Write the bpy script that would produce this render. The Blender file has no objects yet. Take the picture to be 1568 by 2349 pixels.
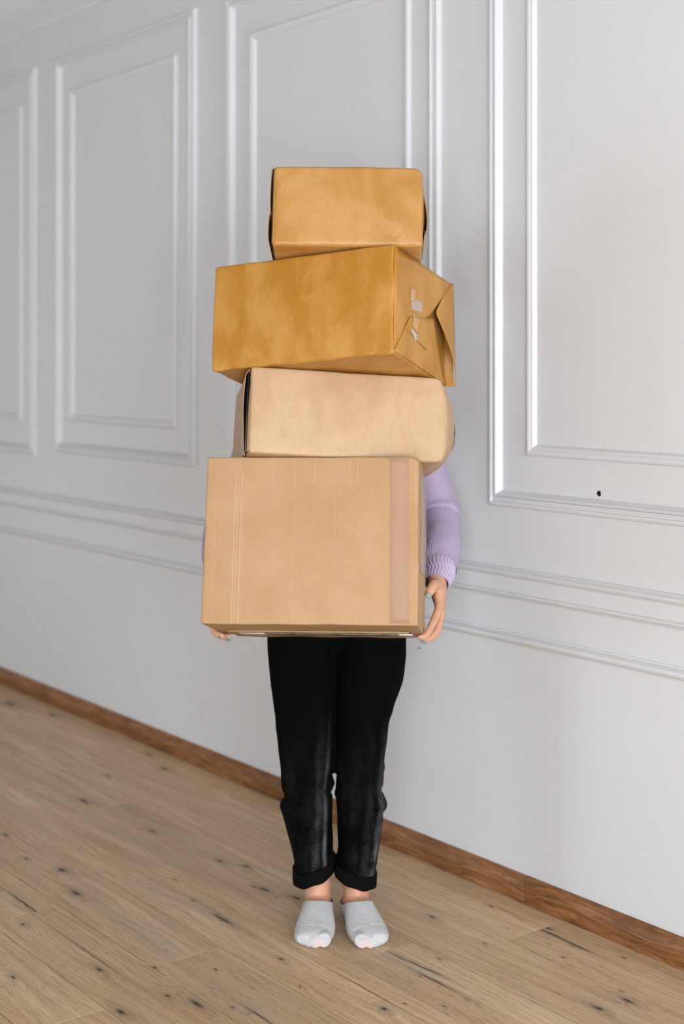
import bpy, bmesh, math, random
import numpy as np
from mathutils import Vector, Matrix, noise
from mathutils.bvhtree import BVHTree

random.seed(7)
rng = np.random.RandomState(5)
SC = bpy.context.scene
COL = SC.collection

# ------------------------------------------------------------------ camera
H = 1.33                      # eye height of the camera
FPX = 3300.0                  # focal length in pixels of the 1568 x 2349 frame
CX, CY = 784.0, 832.0         # principal column, horizon row
cam_d = bpy.data.cameras.new('camera')
cam = bpy.data.objects.new('camera', cam_d)
COL.objects.link(cam)
cam.location = (0, 0, H)
cam.rotation_euler = (math.pi / 2, 0, 0)
cam_d.sensor_fit = 'VERTICAL'
cam_d.sensor_height = 36.0
cam_d.sensor_width = 24.0
cam_d.lens = FPX * 36.0 / 2349.0
cam_d.shift_y = -(2349 / 2 - CY) / 2349.0
cam_d.clip_start = 0.05
cam_d.dof.use_dof = True
cam_d.dof.focus_distance = 3.05
cam_d.dof.aperture_fstop = 2.4
SC.camera = cam

# ------------------------------------------------------------------ room frame
TH = math.atan(2538.0 / 3300.0)
Y0 = FPX * H / (1898 - CY)
ES = Vector((math.sin(TH), -math.cos(TH), 0))     # along the panelled wall, towards the camera's right
NW = Vector((-math.cos(TH), -math.sin(TH), 0))    # out of the wall, into the room
W0 = Vector((0, Y0, 0)) - 0.012 * NW
RM = Matrix.Translation(W0) @ Matrix.Rotation(-(math.pi / 2 - TH), 4, 'Z')   # local x = s, local y = into wall, z up
S0, S1, P1, ZC = -4.4, 6.2, 4.9, 2.92             # room extents along the wall, across it and in height

# ------------------------------------------------------------------ light
SC.view_settings.view_transform = 'Standard'
SC.view_settings.look = 'None'
SC.view_settings.gamma = 1.0
SC.view_settings.use_curve_mapping = False
SC.view_settings.exposure = 0.0
SC.cycles.max_bounces = 5
SC.cycles.diffuse_bounces = 4
SC.cycles.glossy_bounces = 2
SC.cycles.transmission_bounces = 2
SC.cycles.transparent_max_bounces = 8
SC.cycles.caustics_reflective = False
SC.cycles.caustics_refractive = False
SC.cycles.use_adaptive_sampling = True
SC.cycles.adaptive_threshold = 0.1
SC.cycles.use_light_tree = False
world = bpy.data.worlds.new('sky')
SC.world = world
world.use_nodes = True
world.cycles.sampling_method = 'NONE'
world.node_tree.nodes['Background'].inputs[0].default_value = (0.80, 0.88, 1.0, 1)
world.node_tree.nodes['Background'].inputs[1].default_value = 1.5
# daylight entering through the windows (two on the long wall behind the camera, two on the end wall); the left one is added fill
WIN_LONG = [(-2.3, 1.6, 44), (5.2, 1.6, 170)]               # (centre s, width, power) on the wall opposite the panels; first one added to brighten the left
WIN_END = [(1.20, 1.3, 100), (3.35, 1.3, 215)]              # (centre p, width) on the near end wall
WZ0, WZ1 = 0.10, 2.00
def window_light(name, loc, rotz, w, h, power, colour):
    d = bpy.data.lights.new(name, 'AREA')
    d.shape = 'RECTANGLE'; d.size = w; d.size_y = h
    d.energy = power; d.color = colour
    o = bpy.data.objects.new(name, d)
    COL.objects.link(o)
    # area lamps shine along local -Z; with X rotated by 90 degrees that becomes local +Y, turned by rotz
    o.matrix_world = RM @ Matrix.Translation(loc) @ Matrix.Rotation(rotz, 4, 'Z') @ Matrix.Rotation(math.pi / 2, 4, 'X')
    return o
DAY = (0.885, 0.98, 1.09)
for c, w, pw in WIN_LONG:
    window_light('daylight_and_fill_long', Vector((c, -P1 - 0.16, (WZ0 + WZ1) / 2)), 0, w, WZ1 - WZ0, pw, DAY)
for c, w, pw in WIN_END:
    window_light('daylight_end', Vector((S1 + 0.16, -c, (WZ0 + WZ1) / 2)), math.pi / 2, w, WZ1 - WZ0, pw, DAY)

# ------------------------------------------------------------------ node helpers
class NT:
    def __init__(s, name):
        s.m = bpy.data.materials.new(name); s.m.use_nodes = True
        s.t = s.m.node_tree; s.t.nodes.clear()
        s.out = s.n('ShaderNodeOutputMaterial'); s.b = s.n('ShaderNodeBsdfPrincipled')
        s.l(s.b.outputs[0], s.out.inputs[0])
    def n(s, typ, **kw):
        x = s.t.nodes.new(typ)
        for k, v in kw.items(): setattr(x, k, v)
        return x
    def l(s, a, b): s.t.links.new(a, b)
    def put(s, sock, v):
        if hasattr(v, 'is_linked') or isinstance(v, bpy.types.NodeSocket): s.l(v, sock)
        else: sock.default_value = v
    def math(s, op, a, b=0.0, c=0.0, clamp=False):
        x = s.n('ShaderNodeMath', operation=op); x.use_clamp = clamp
        for i, v in enumerate((a, b, c)): s.put(x.inputs[i], v)
        return x.outputs[0]
    def vec(s, op, a, b=(0, 0, 0), c=(0, 0, 0)):
        x = s.n('ShaderNodeVectorMath', operation=op)
        s.put(x.inputs[0], a); s.put(x.inputs[1], b)
        if op == 'MULTIPLY_ADD': s.put(x.inputs[2], c)
        return x.outputs['Value'] if op in ('LENGTH', 'DOT_PRODUCT', 'DISTANCE') else x.outputs[0]
    def noise(s, v, scale, detail=3, rough=0.5, dist=0.0, out=0):
        x = s.n('ShaderNodeTexNoise'); s.put(x.inputs['Vector'], v)
        x.inputs['Scale'].default_value = scale; x.inputs['Detail'].default_value = detail
        x.inputs['Roughness'].default_value = rough; x.inputs['Distortion'].default_value = dist
        return x.outputs[out]
    def ramp(s, f, stops, interp='LINEAR'):
        x = s.n('ShaderNodeValToRGB'); s.put(x.inputs[0], f); x.color_ramp.interpolation = interp
        e = x.color_ramp.elements
        while len(e) < len(stops): e.new(0.5)
        for i, (p, c) in enumerate(stops):
            e[i].position = p; e[i].color = c if len(c) == 4 else (*c, 1)
        return x.outputs[0]
    def mix(s, f, a, b, mode='MIX'):
        x = s.n('ShaderNodeMix', data_type='RGBA', blend_type=mode)
        s.put(x.inputs[0], f)
        for i, v in ((6, a), (7, b)):
            if not isinstance(v, bpy.types.NodeSocket): v = (*v, 1) if len(v) == 3 else v
            s.put(x.inputs[i], v)
        return x.outputs[2]
    def mapr(s, v, a, b, c=0.0, d=1.0, smooth=False):
        x = s.n('ShaderNodeMapRange'); x.interpolation_type = 'SMOOTHSTEP' if smooth else 'LINEAR'
        s.put(x.inputs[0], v)
        for i, q in enumerate((a, b, c, d)): s.put(x.inputs[i + 1], q)
        return x.outputs[0]
    def obj(s): return s.n('ShaderNodeTexCoord').outputs['Object']
    def uv(s): return s.n('ShaderNodeTexCoord').outputs['UV']
    def sep(s, v):
        x = s.n('ShaderNodeSeparateXYZ'); s.put(x.inputs[0], v); return x.outputs
    def comb(s, a, b, c):
        x = s.n('ShaderNodeCombineXYZ')
        for i, v in enumerate((a, b, c)): s.put(x.inputs[i], v)
        return x.outputs[0]
    def bump(s, h, strength, dist, prev=None):
        x = s.n('ShaderNodeBump'); s.put(x.inputs['Height'], h)
        x.inputs['Strength'].default_value = strength; x.inputs['Distance'].default_value = dist
        if prev is not None: s.l(prev, x.inputs['Normal'])
        return x.outputs[0]
    def fin(s, col=None, rough=None, normal=None, spec=None, **kw):
        if col is not None: s.put(s.b.inputs['Base Color'], col if isinstance(col, bpy.types.NodeSocket) else (*col, 1) if len(col) == 3 else col)
        if rough is not None: s.put(s.b.inputs['Roughness'], rough)
        if normal is not None: s.l(normal, s.b.inputs['Normal'])
        if spec is not None: s.b.inputs['Specular IOR Level'].default_value = spec
        for k, v in kw.items(): s.put(s.b.inputs[k.replace('_', ' ')], v)
        return s.m

def lin(r, g, b):
    f = lambda c: (c / 255 / 12.92) if c / 255 <= 0.04045 else ((c / 255 + 0.055) / 1.055) ** 2.4
    return (f(r), f(g), f(b))

# ------------------------------------------------------------------ mesh helpers
def mesh_from(name, verts, faces, smooth=False, uvs=None):
    me = bpy.data.meshes.new(name)
    me.from_pydata([tuple(map(float, v)) for v in verts], [], [tuple(map(int, f)) for f in faces])
    if uvs is not None:
        ul = me.uv_layers.new(name='UVMap')
        for p in me.polygons:
            for li in p.loop_indices: ul.data[li].uv = uvs[me.loops[li].vertex_index]
    me.update()
    bm = bmesh.new(); bm.from_mesh(me); bmesh.ops.recalc_face_normals(bm, faces=bm.faces); bm.to_mesh(me); bm.free()
    if smooth: me.polygons.foreach_set('use_smooth', [True] * len(me.polygons))
    return me
def link(name, me, mat=None, parent=None, mw=None):
    o = bpy.data.objects.new(name, me)
    COL.objects.link(o)
    if mat is not None and me is not None:
        if len(me.materials) == 0: me.materials.append(mat)
    if parent is not None: o.parent = parent
    if mw is not None: o.matrix_local = mw
    return o
def ob(name, verts, faces, mat, parent=None, mw=None, smooth=False, uvs=None):
    return link(name, mesh_from(name, verts, faces, smooth, uvs), mat, parent, mw)
def empty(name, mw=None, parent=None):
    o = bpy.data.objects.new(name, None); o.empty_display_size = 0.1
    COL.objects.link(o)
    if parent is not None: o.parent = parent
    if mw is not None: o.matrix_local = mw
    return o
def tag(o, label=None, cat=None, group=None, kind=None):
    if label: o['label'] = label
    if cat: o['category'] = cat
    if group: o['group'] = group
    if kind: o['kind'] = kind
    return o
def box_vf(x0, x1, y0, y1, z0, z1):
    v = [(x, y, z) for x in (x0, x1) for y in (y0, y1) for z in (z0, z1)]
    f = [(0, 1, 3, 2), (4, 6, 7, 5), (0, 4, 5, 1), (2, 3, 7, 6), (0, 2, 6, 4), (1, 5, 7, 3)]
    return v, f
def sweep(name, prof, a, b, place, mat, parent=None, mw=None, smooth=False, mitre=(0, 0)):
    """prof: closed section [(across, height)]; place(t, across, height) -> point; mitre: shift of the ends per unit across."""
    v, f = [], []
    n = len(prof)
    for t, mi in ((a, mitre[0]), (b, mitre[1])):
        for (c, h) in prof: v.append(place(t + mi * c, c, h))
    for i in range(n):
        j = (i + 1) % n
        f.append((i, j, n + j, n + i))
    f.append(tuple(range(n))[::-1]); f.append(tuple(range(n, 2 * n)))
    return ob(name, v, f, mat, parent, mw, smooth)
def catmull(P, n):
    P = [np.asarray(p, float) for p in P]
    P = [2 * P[0] - P[1]] + P + [2 * P[-1] - P[-2]]
    out = []
    m = len(P) - 3
    for k in range(n + 1):
        x = k / n * m; i = min(int(x), m - 1); t = x - i
        a, b, c, d = P[i:i + 4]
        out.append(0.5 * ((2 * b) + (c - a) * t + (2 * a - 5 * b + 4 * c - d) * t * t + (3 * b - a - 3 * c + d) * t ** 3))
    return np.array(out)
def loft(C, A, B, seg=24, ref=(0, 0, 1), rad=None, caps=True, power=2.0):
    """rings of half-axes A (along ref made normal to the path) and B around centres C; rad(i, phi) scales."""
    C = np.asarray(C, float); n = len(C)
    T = np.gradient(C, axis=0); T /= np.linalg.norm(T, axis=1)[:, None]
    v, uv = [], []
    for i in range(n):
        t = T[i]; r = np.asarray(ref[i] if isinstance(ref, list) else ref, float); r = r - t * r.dot(t); r /= np.linalg.norm(r)
        q = np.cross(t, r)
        for k in range(seg):
            ph = 2 * math.pi * k / seg
            c, s_ = math.cos(ph), math.sin(ph)
            if power != 2.0:
                c = math.copysign(abs(c) ** (2 / power), c); s_ = math.copysign(abs(s_) ** (2 / power), s_)
            m = rad(i, ph) if rad else 1.0
            v.append(C[i] + m * (A[i] * c * r + B[i] * s_ * q)); uv.append((k / seg, i / (n - 1)))
    f = []
    for i in range(n - 1):
        for k in range(seg):
            k2 = (k + 1) % seg
            f.append((i * seg + k, i * seg + k2, (i + 1) * seg + k2, (i + 1) * seg + k))
    if caps:
        f.append(tuple(range(seg))[::-1]); f.append(tuple((n - 1) * seg + k for k in range(seg)))
    return v, f, uv
def ellipsoid(c, r, seg=20, rings=12, rot=None):
    v = [(0, 0, r[2])]; f = []
    for i in range(1, rings):
        th = math.pi * i / rings
        for k in range(seg):
            ph = 2 * math.pi * k / seg
            v.append((r[0] * math.sin(th) * math.cos(ph), r[1] * math.sin(th) * math.sin(ph), r[2] * math.cos(th)))
    v.append((0, 0, -r[2])); L = len(v) - 1
    for k in range(seg):
        k2 = (k + 1) % seg
        f.append((0, 1 + k, 1 + k2)); f.append((L, 1 + (rings - 2) * seg + k2, 1 + (rings - 2) * seg + k))
        for i in range(rings - 2):
            f.append((1 + i * seg + k, 1 + (i + 1) * seg + k, 1 + (i + 1) * seg + k2, 1 + i * seg + k2))
    M = rot.to_3x3() if rot is not None else Matrix.Identity(3)
    return [np.array(M @ Vector(p)) + np.asarray(c, float) for p in v], f
def tube(P, R, n=None, seg=14, ref=(0.3, 0.1, 1), ends=True, flat=1.0):
    """rounded tube along points P with radii R"""
    n = n or 6 * (len(P) - 1)
    C = catmull(P, n); RR = np.interp(np.linspace(0, 1, n + 1), np.linspace(0, 1, len(R)), R)
    if ends:
        t0 = C[0] - C[1]; t0 /= np.linalg.norm(t0); t1 = C[-1] - C[-2]; t1 /= np.linalg.norm(t1)
        pre, post = [], []
        for a in (80, 55, 30):
            a = math.radians(a)
            pre.append((C[0] + t0 * RR[0] * math.sin(a), RR[0] * math.cos(a)))
            post.append((C[-1] + t1 * RR[-1] * math.sin(a), RR[-1] * math.cos(a)))
        post = post[::-1]
        C = np.array([p for p, _ in pre] + list(C) + [p for p, _ in post]); RR = np.array([r for _, r in pre] + list(RR) + [r for _, r in post])
    v, f, uv = loft(C, RR, RR * flat, seg, ref)
    return v, f
def union(parts, voxel, smooth_it=4, smooth_f=0.5):
    """voxel union of closed shapes -> (verts ndarray, faces list) of one continuous surface"""
    V, F, o = [], [], 0
    for p in parts:
        v, f = p[0], p[1]
        V += list(v); F += [tuple(i + o for i in q) for q in f]; o += len(v)
    # consistent outward normals for each island first
    me = mesh_from('tmp', V, F)
    t = bpy.data.objects.new('tmp', me); COL.objects.link(t)
    m = t.modifiers.new('r', 'REMESH'); m.mode = 'VOXEL'; m.voxel_size = voxel
    if smooth_it:
        s = t.modifiers.new('s', 'SMOOTH'); s.iterations = smooth_it; s.factor = smooth_f
    dg = bpy.context.evaluated_depsgraph_get()
    ev = t.evaluated_get(dg); em = ev.to_mesh()
    n = len(em.vertices); co = np.empty(n * 3, 'f'); em.vertices.foreach_get('co', co)
    no = np.empty(n * 3, 'f'); em.vertices.foreach_get('normal', no)
    F2 = [tuple(p.vertices) for p in em.polygons]
    ev.to_mesh_clear()
    bpy.data.objects.remove(t); bpy.data.meshes.remove(me)
    return co.reshape(-1, 3).astype(float), no.reshape(-1, 3).astype(float), F2
def fast_mesh(name, V, F, smooth=True):
    me = bpy.data.meshes.new(name)
    me.from_pydata(V.tolist(), [], F); me.update()
    if smooth: me.polygons.foreach_set('use_smooth', [True] * len(me.polygons))
    return me
def cut(V, F, keep):
    """keep faces whose vertices all satisfy keep(bool array)"""
    F = [f for f in F if all(keep[i] for i in f)]
    used = sorted({i for f in F for i in f}); mp = {j: i for i, j in enumerate(used)}
    return V[used], [tuple(mp[i] for i in f) for f in F]
def pix(px, py, Y): return np.array([(px - CX) / FPX * Y, Y, H - (py - CY) / FPX * Y])
def wall_sz(px, py):
    a, b = (px - CX) / FPX, (CY - py) / FPX
    d = Vector((a, 1, b)); t = (W0.dot(NW)) / (a * NW.x + NW.y)
    P = d * t - W0
    return P.dot(ES), d.z * t + H
def floor_sp(px, py):
    t = FPX * H / (py - CY)
    P = Vector(((px - CX) / FPX * t, t, 0)) - W0
    return P.dot(ES), P.dot(NW)
def fbm(p, sc, seed=0.0, octs=2):
    r = 0; a = 1
    for i in range(octs):
        r += a * noise.noise(Vector((p[0] * sc + seed, p[1] * sc - seed * 0.7, p[2] * sc + seed * 1.3))); sc *= 2.1; a *= 0.5
    return r

# ------------------------------------------------------------------ materials
def m_paint(name, col, scuff=False):
    t = NT(name); o = t.n('ShaderNodeNewGeometry').outputs['Position']
    big = t.noise(o, 1.9, 2, 0.6)
    c = t.mix(t.mapr(big, 0.3, 0.7), tuple(x * 0.975 for x in col), col)
    if scuff:
        st = t.noise(t.vec('MULTIPLY', t.obj(), (14, 14, 60)), 1.0, 3, 0.6)
        m = t.math('MULTIPLY', t.mapr(st, 0.735, 0.78), t.mapr(t.noise(o, 3.1, 2), 0.5, 0.6))
        c = t.mix(t.math('MULTIPLY', m, 0.35), c, (0.30, 0.27, 0.22))
    brush = t.noise(t.vec('MULTIPLY', t.obj(), (80, 80, 9)), 1.0, 2, 0.6)
    h = brush
    if scuff:
        sx = t.sep(t.obj())
        crack = t.math('ABSOLUTE', t.math('SUBTRACT', t.math('ADD', sx[0], t.math('MULTIPLY', big, 0.010)), 1.035))
        h = t.math('ADD', brush, t.mapr(crack, 0.0, 0.0025, -0.5, 0.0))
    n1 = t.bump(h, 0.16, 0.0014)
    return t.fin(c, 0.42, n1, 0.4)
M_WALL = m_paint('white_wall_paint', (0.70, 0.70, 0.70), True)
M_TRIM = m_paint('white_moulding_paint', (0.70, 0.70, 0.705))
M_CEIL = m_paint('ceiling_paint', (0.42, 0.39, 0.35))
M_GROUT = NT('dark_joint').fin((0.05, 0.035, 0.025), 0.9)
M_CAVITY = NT('near_black_recess').fin((0.012, 0.012, 0.011), 0.95)  # near-black: painted shade for the parcel gaps, also colours the wall holes
M_FRAME = NT('window_frame_paint').fin((0.75, 0.75, 0.74), 0.35)
def m_glass():
    t = NT('clear_window_glass'); t.fin((1, 1, 1), 0.0); t.b.inputs['Transmission Weight'].default_value = 1.0; t.b.inputs['IOR'].default_value = 1.02
    return t.m

# knots, cracks and grey streaks of the oak boards: picture position of each, read as a place on the floor, with half lengths (m) along / across the grain
KN = []
def kn(px, py, rs, rp): KN.append((*floor_sp(px, py), rs, rp))
def from_crop(ox, oy, sc, L):
    for (x, y, rs, rp) in L: kn(ox + x / sc, oy + y / sc, rs, rp)
from_crop(0, 1950, 3.484, [(210, 70, .009, .0045), (495, 160, .02, .009), (605, 345, .024, .008), (185, 595, .010, .005), (790, 955, .015, .006),
    (105, 1015, .010, .005), (970, 1295, .018, .006), (1340, 1165, .008, .0045), (1240, 937, .007, .003), (1395, 238, .007, .0035), (1545, 402, .008, .004),
    (700, 815, .17, .0016), (200, 430, .12, .003)])
from_crop(350, 1950, 3.484, [(540, 88, .012, .006), (748, 128, .012, .006), (808, 295, .008, .004), (900, 317, .022, .006), (1155, 385, .02, .007), (515, 517, .006, .003),
    (1030, 872, .010, .005), (350, 1228, .025, .006), (640, 1258, .005, .003), (1178, 1090, .005, .003), (505, 955, .005, .003), (560, 555, .05, .006), (860, 1330, .06, .002)])
from_crop(750, 2050, 3.92, [(940, 208, .012, .005), (1470, 112, .010, .004), (510, 1035, .013, .007), (1045, 1007, .006, .003), (1005, 583, .006, .003), (1415, 447, .005, .003),
    (640, 570, .045, .002), (830, 650, .05, .003), (960, 705, .035, .003), (960, 780, .07, .003), (350, 860, .15, .0013)])
from_crop(1100, 1950, 3.35, [(640, 822, .006, .003), (1108, 830, .006, .003), (905, 1215, .015, .007), (1130, 1155, .02, .006), (1092, 1085, .005, .002), (200, 470, .06, .0013), (85, 430, .010, .004),
    (560, 650, .06, .004), (740, 735, .05, .004), (520, 600, .015, .005)])
from_crop(0, 1500, 2.24, [(270, 315, .02, .009), (765, 517, .014, .007), (845, 592, .022, .007), (555, 627, .014, .006), (430, 755, .03, .008), (780, 910, .014, .006), (28, 930, .012, .006), (50, 255, .04, .012)])
def m_oak(marks):
    t = NT('light_oak_board')
    pos = t.n('ShaderNodeNewGeometry').outputs['Position']
    sub = t.vec('SUBTRACT', pos, tuple(W0))
    s = t.vec('DOT_PRODUCT', sub, tuple(ES)); p = t.vec('DOT_PRODUCT', sub, tuple(NW))
    rnd = t.n('ShaderNodeObjectInfo').outputs['Random']
    q = t.comb(s, p, 0.0)
    # slight wander so marks are not perfect ellipses
    wob = t.noise(q, 38, 2, 0.6, out=1)
    qs = t.vec('MULTIPLY_ADD', wob, (.020, .006, 0), t.vec('ADD', q, (-.010, -.003, 0)))
    d = None
    for (ks, kp, rs, rp) in marks or [(-9.0, -9.0, .02, .01)]:
        e = t.vec('LENGTH', t.vec('MULTIPLY_ADD', qs, (1 / rs, 1 / rp, 0), (-ks / rs, -kp / rp, 0)))
        d = e if d is None else t.math('MINIMUM', d, e)
    halo = t.math('POWER', 2.718, t.math('MULTIPLY', d, -0.32))
    off = t.math('MULTIPLY', rnd, 57.0)
    # grain: long fibres along s, bent around the knots
    warp = t.noise(t.comb(t.math('MULTIPLY', s, 2.2), t.math('MULTIPLY', p, 9), off), 1.0, 2, 0.5)
    pg = t.math('ADD', p, t.math('ADD', t.math('MULTIPLY', warp, 0.05), t.math('MULTIPLY', halo, 0.030)))
    fib = t.noise(t.comb(t.math('MULTIPLY', s, 5.5), t.math('MULTIPLY', pg, 170), off), 1.0, 4, 0.6)
    fib2 = t.noise(t.comb(t.math('MULTIPLY', s, 2.0), t.math('MULTIPLY', pg, 45), t.math('ADD', off, 9.0)), 1.0, 3, 0.55)
    tone = t.noise(t.comb(t.math('MULTIPLY', s, 1.1), t.math('MULTIPLY', p, 7), off), 1.0, 3, 0.55)
    grey = t.noise(t.comb(t.math('MULTIPLY', s, 1.6), t.math('MULTIPLY', p, 11), t.math('ADD', off, 21.0)), 1.0, 3, 0.6)
    pores = t.noise(t.comb(t.math('MULTIPLY', s, 26), t.math('MULTIPLY', pg, 420), off), 1.0, 2, 0.5)
    base = t.mix(t.mapr(tone, 0.3, 0.7), lin(*OAK_D), lin(*OAK_L))
    base = t.mix(t.math('MULTIPLY', t.mapr(grey, 0.52, 0.75), 0.55), base, lin(*OAK_G))
    base = t.mix(t.math('MULTIPLY', t.mapr(fib2, 0.38, 0.70), 0.42), base, lin(*OAK_B))
    base = t.mix(t.math('MULTIPLY', t.mapr(fib, 0.40, 0.72), 0.55), base, lin(*OAK_B))
    base = t.mix(t.math('MULTIPLY', t.mapr(pores, 0.58, 0.70), 0.45), base, lin(90, 72, 56))
    rings = t.math('SINE', t.math('MULTIPLY', t.math('ADD', d, t.math('MULTIPLY', fib2, 1.2)), 4.2))
    base = t.mix(t.math('MULTIPLY', t.math('MULTIPLY', t.mapr(rings, 0.1, 1.0), t.mapr(d, 1.2, 6.0, 1.0, 0.0)), 0.20), base, lin(98, 84, 72))
    base = t.mix(t.mapr(d, 0.6, 4.2, 0.26, 0.0, True), base, lin(96, 84, 74))
    base = t.mix(t.mapr(d, 0.3, 1.25, 0.90, 0.0, True), base, lin(42, 38, 33))
    pv = t.mapr(rnd, 0.0, 1.0, 0.92, 1.06)
    base = t.mix(1.0, base, t.comb(pv, pv, pv), 'MULTIPLY')
    n1 = t.bump(t.noise(t.comb(t.math('MULTIPLY', s, 6), t.math('MULTIPLY', p, 180), off), 1.0, 2, 0.6), 0.12, 0.0008)
    return t.fin(base, t.mapr(fib2, 0.3, 0.7, 0.42, 0.55), n1, 0.35)
OAK_L, OAK_D, OAK_G, OAK_B = (230, 200, 163), (212, 178, 140), (188, 174, 156), (166, 133, 100)
M_OAK = m_oak([])
def m_brownwood():
    t = NT('brown_skirting_wood'); o = t.obj()
    rnd = t.math('MULTIPLY', t.n('ShaderNodeObjectInfo').outputs['Random'], 40)
    x = t.sep(o)
    w = t.noise(t.comb(t.math('MULTIPLY', x[0], 4.0), t.math('MULTIPLY', x[2], 22), rnd), 1.0, 3, 0.6)
    g = t.noise(t.comb(t.math('MULTIPLY', x[0], 9), t.math('ADD', t.math('MULTIPLY', x[2], 130), t.math('MULTIPLY', w, 9)), rnd), 1.0, 4, 0.62)
    c = t.ramp(g, [(0.28, lin(88, 54, 26)), (0.5, lin(140, 92, 52)), (0.72, lin(172, 122, 78))])
    c = t.mix(t.mapr(w, 0.42, 0.62, 0.0, 0.5), c, lin(92, 56, 27))
    return t.fin(c, 0.42, t.bump(g, 0.12, 0.0006), 0.4)
M_BROWN = m_brownwood()

# ------------------------------------------------------------------ floor boards
PS0, PS1, PP1 = -3.40, 2.60, 2.002
def floor_vf():
    v, f = [], []
    for b_ in (box_vf(PS0, PS1, -PP1, .15, -.06, -.012), box_vf(S0 - .2, PS0, -PP1, .15, -.06, 0), box_vf(PS1, S1 + .2, -PP1, .15, -.06, 0), box_vf(S0 - .2, S1 + .2, -P1 - .2, -PP1, -.06, 0)):
        n = len(v); v += b_[0]; f += [tuple(i + n for i in q) for q in b_[1]]
    return v, f
FLOOR = ob('floor', *floor_vf(), M_OAK, mw=RM)
tag(FLOOR, 'light oak plank floor running along the panelled wall', kind='structure')
PW, PL = 0.18, 1.322
def plank_mesh(L, Wd):
    bv = 0.0005; z0, z1 = -0.011, 0.0
    g = 0.0009
    x0, x1, y0, y1 = g, L - g, g, Wd - g
    v = [(x0, y0, z0), (x1, y0, z0), (x1, y1, z0), (x0, y1, z0), (x0, y0, z1 - bv), (x1, y0, z1 - bv), (x1, y1, z1 - bv), (x0, y1, z1 - bv),
         (x0 + bv, y0 + bv, z1), (x1 - bv, y0 + bv, z1), (x1 - bv, y1 - bv, z1), (x0 + bv, y1 - bv, z1)]
    f = [(0, 1, 5, 4), (1, 2, 6, 5), (2, 3, 7, 6), (3, 0, 4, 7), (4, 5, 9, 8), (5, 6, 10, 9), (6, 7, 11, 10), (7, 4, 8, 11), (8, 9, 10, 11)]
    return mesh_from('plank', v, f)
plank_cache = {}
row_off = {0: 0.870, 1: 0.30, 2: 0.745, 3: -0.037, 4: 0.502, 5: 0.05, 6: 0.62}
nrows = 11
for r in range(-0, nrows):
    p0 = 0.022 + r * PW
    p1 = p0 + PW
    o0 = row_off.get(r, random.uniform(0, PL))
    k = math.floor((PS0 - o0) / PL)
    s = o0 + k * PL
    while s < PS1:
        a, b = max(s, PS0), min(s + PL, PS1)
        if b - a > 0.02:
            key = (round(b - a, 3), round(p1 - p0, 3))
            if key not in plank_cache: plank_cache[key] = plank_mesh(b - a, p1 - p0)
            po = link('plank', plank_cache[key], M_OAK, FLOOR, Matrix.Translation((a, -p1, 0)))
            marks = [k_ for k_ in KN if a - .005 < k_[0] < b + .005 and p0 - .004 < k_[1] < p1 + .004]
            if marks:
                po.material_slots[0].link = 'OBJECT'; po.material_slots[0].material = m_oak(marks)
        s += PL
# narrow first row tucked under the skirting
for k in range(-4, 5):
    a, b = max(0.21 + k * PL, PS0), min(0.21 + (k + 1) * PL, PS1)
    if b > a: link('plank', plank_mesh(b - a, 0.022), M_OAK, FLOOR, Matrix.Translation((a, -0.022, 0)))

# ------------------------------------------------------------------ panelled wall, with its two small holes
def wall_with_holes():
    bm = bmesh.new()
    def ring(pts):
        vs = [bm.verts.new((x, 0, z)) for x, z in pts]
        return vs, [bm.edges.new((vs[i], vs[(i + 1) % len(vs)])) for i in range(len(vs))]
    edges = ring([(S0, -0.05), (S1, -0.05), (S1, ZC + .05), (S0, ZC + .05)])[1]
    holes = []
    r1 = random.Random(3)
    c = wall_sz(1373, 1131)
    pts = []
    for i in range(22):
        a = 2 * math.pi * i / 22
        r = 0.0062 * (1 + 0.30 * (r1.random() - .5) * (2.0 if i % 2 else 1)) * (1.18 if math.sin(a) < 0 else 1.0)
        pts.append((c[0] + r * math.cos(a), c[1] + r * math.sin(a)))
    h = ring(pts); edges += h[1]; holes.append((h, 0.02))
    c = wall_sz(961, 1487)
    h = ring([(c[0] + 0.0028 * math.cos(2 * math.pi * i / 10), c[1] + 0.0030 * math.sin(2 * math.pi * i / 10)) for i in range(10)])
    edges += h[1]; holes.append((h, 0.012))
    bmesh.ops.triangle_fill(bm, use_beauty=True, edges=edges)
    for (vs, es), dep in holes:                      # the plaster behind the broken edge
        n = len(vs)
        back = [bm.verts.new((v.co.x, dep, v.co.z)) for v in vs]
        for i in range(n):
            f = bm.faces.new((vs[i], vs[(i + 1) % n], back[(i + 1) % n], back[i])); f.material_index = 1
        f = bm.faces.new(back); f.material_index = 1
    me = bpy.data.meshes.new('wall_back'); 
    for f in bm.faces:
        if f.material_index == 0 and f.normal.y > 0: f.normal_flip()
    bm.to_mesh(me); bm.free()
    me.materials.append(M_WALL); me.materials.append(M_CAVITY)
    return me
WALL = link('wall_back', wall_with_holes(), None, None, RM)
tag(WALL, 'white painted wall with raised panel mouldings and two small holes', kind='structure')
for nm, vf in (('wall_left', box_vf(S0 - .15, S0, -P1, .2, -.05, ZC)),):
    tag(ob(nm, *vf, M_WALL, mw=RM), 'white side wall beyond the picture', kind='structure')
tag(ob('ceiling', *box_vf(S0 - .2, S1 + .2, -P1 - .2, .2, ZC, ZC + .1), M_CEIL, mw=RM), 'white ceiling above the panelled wall', kind='structure')
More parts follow.
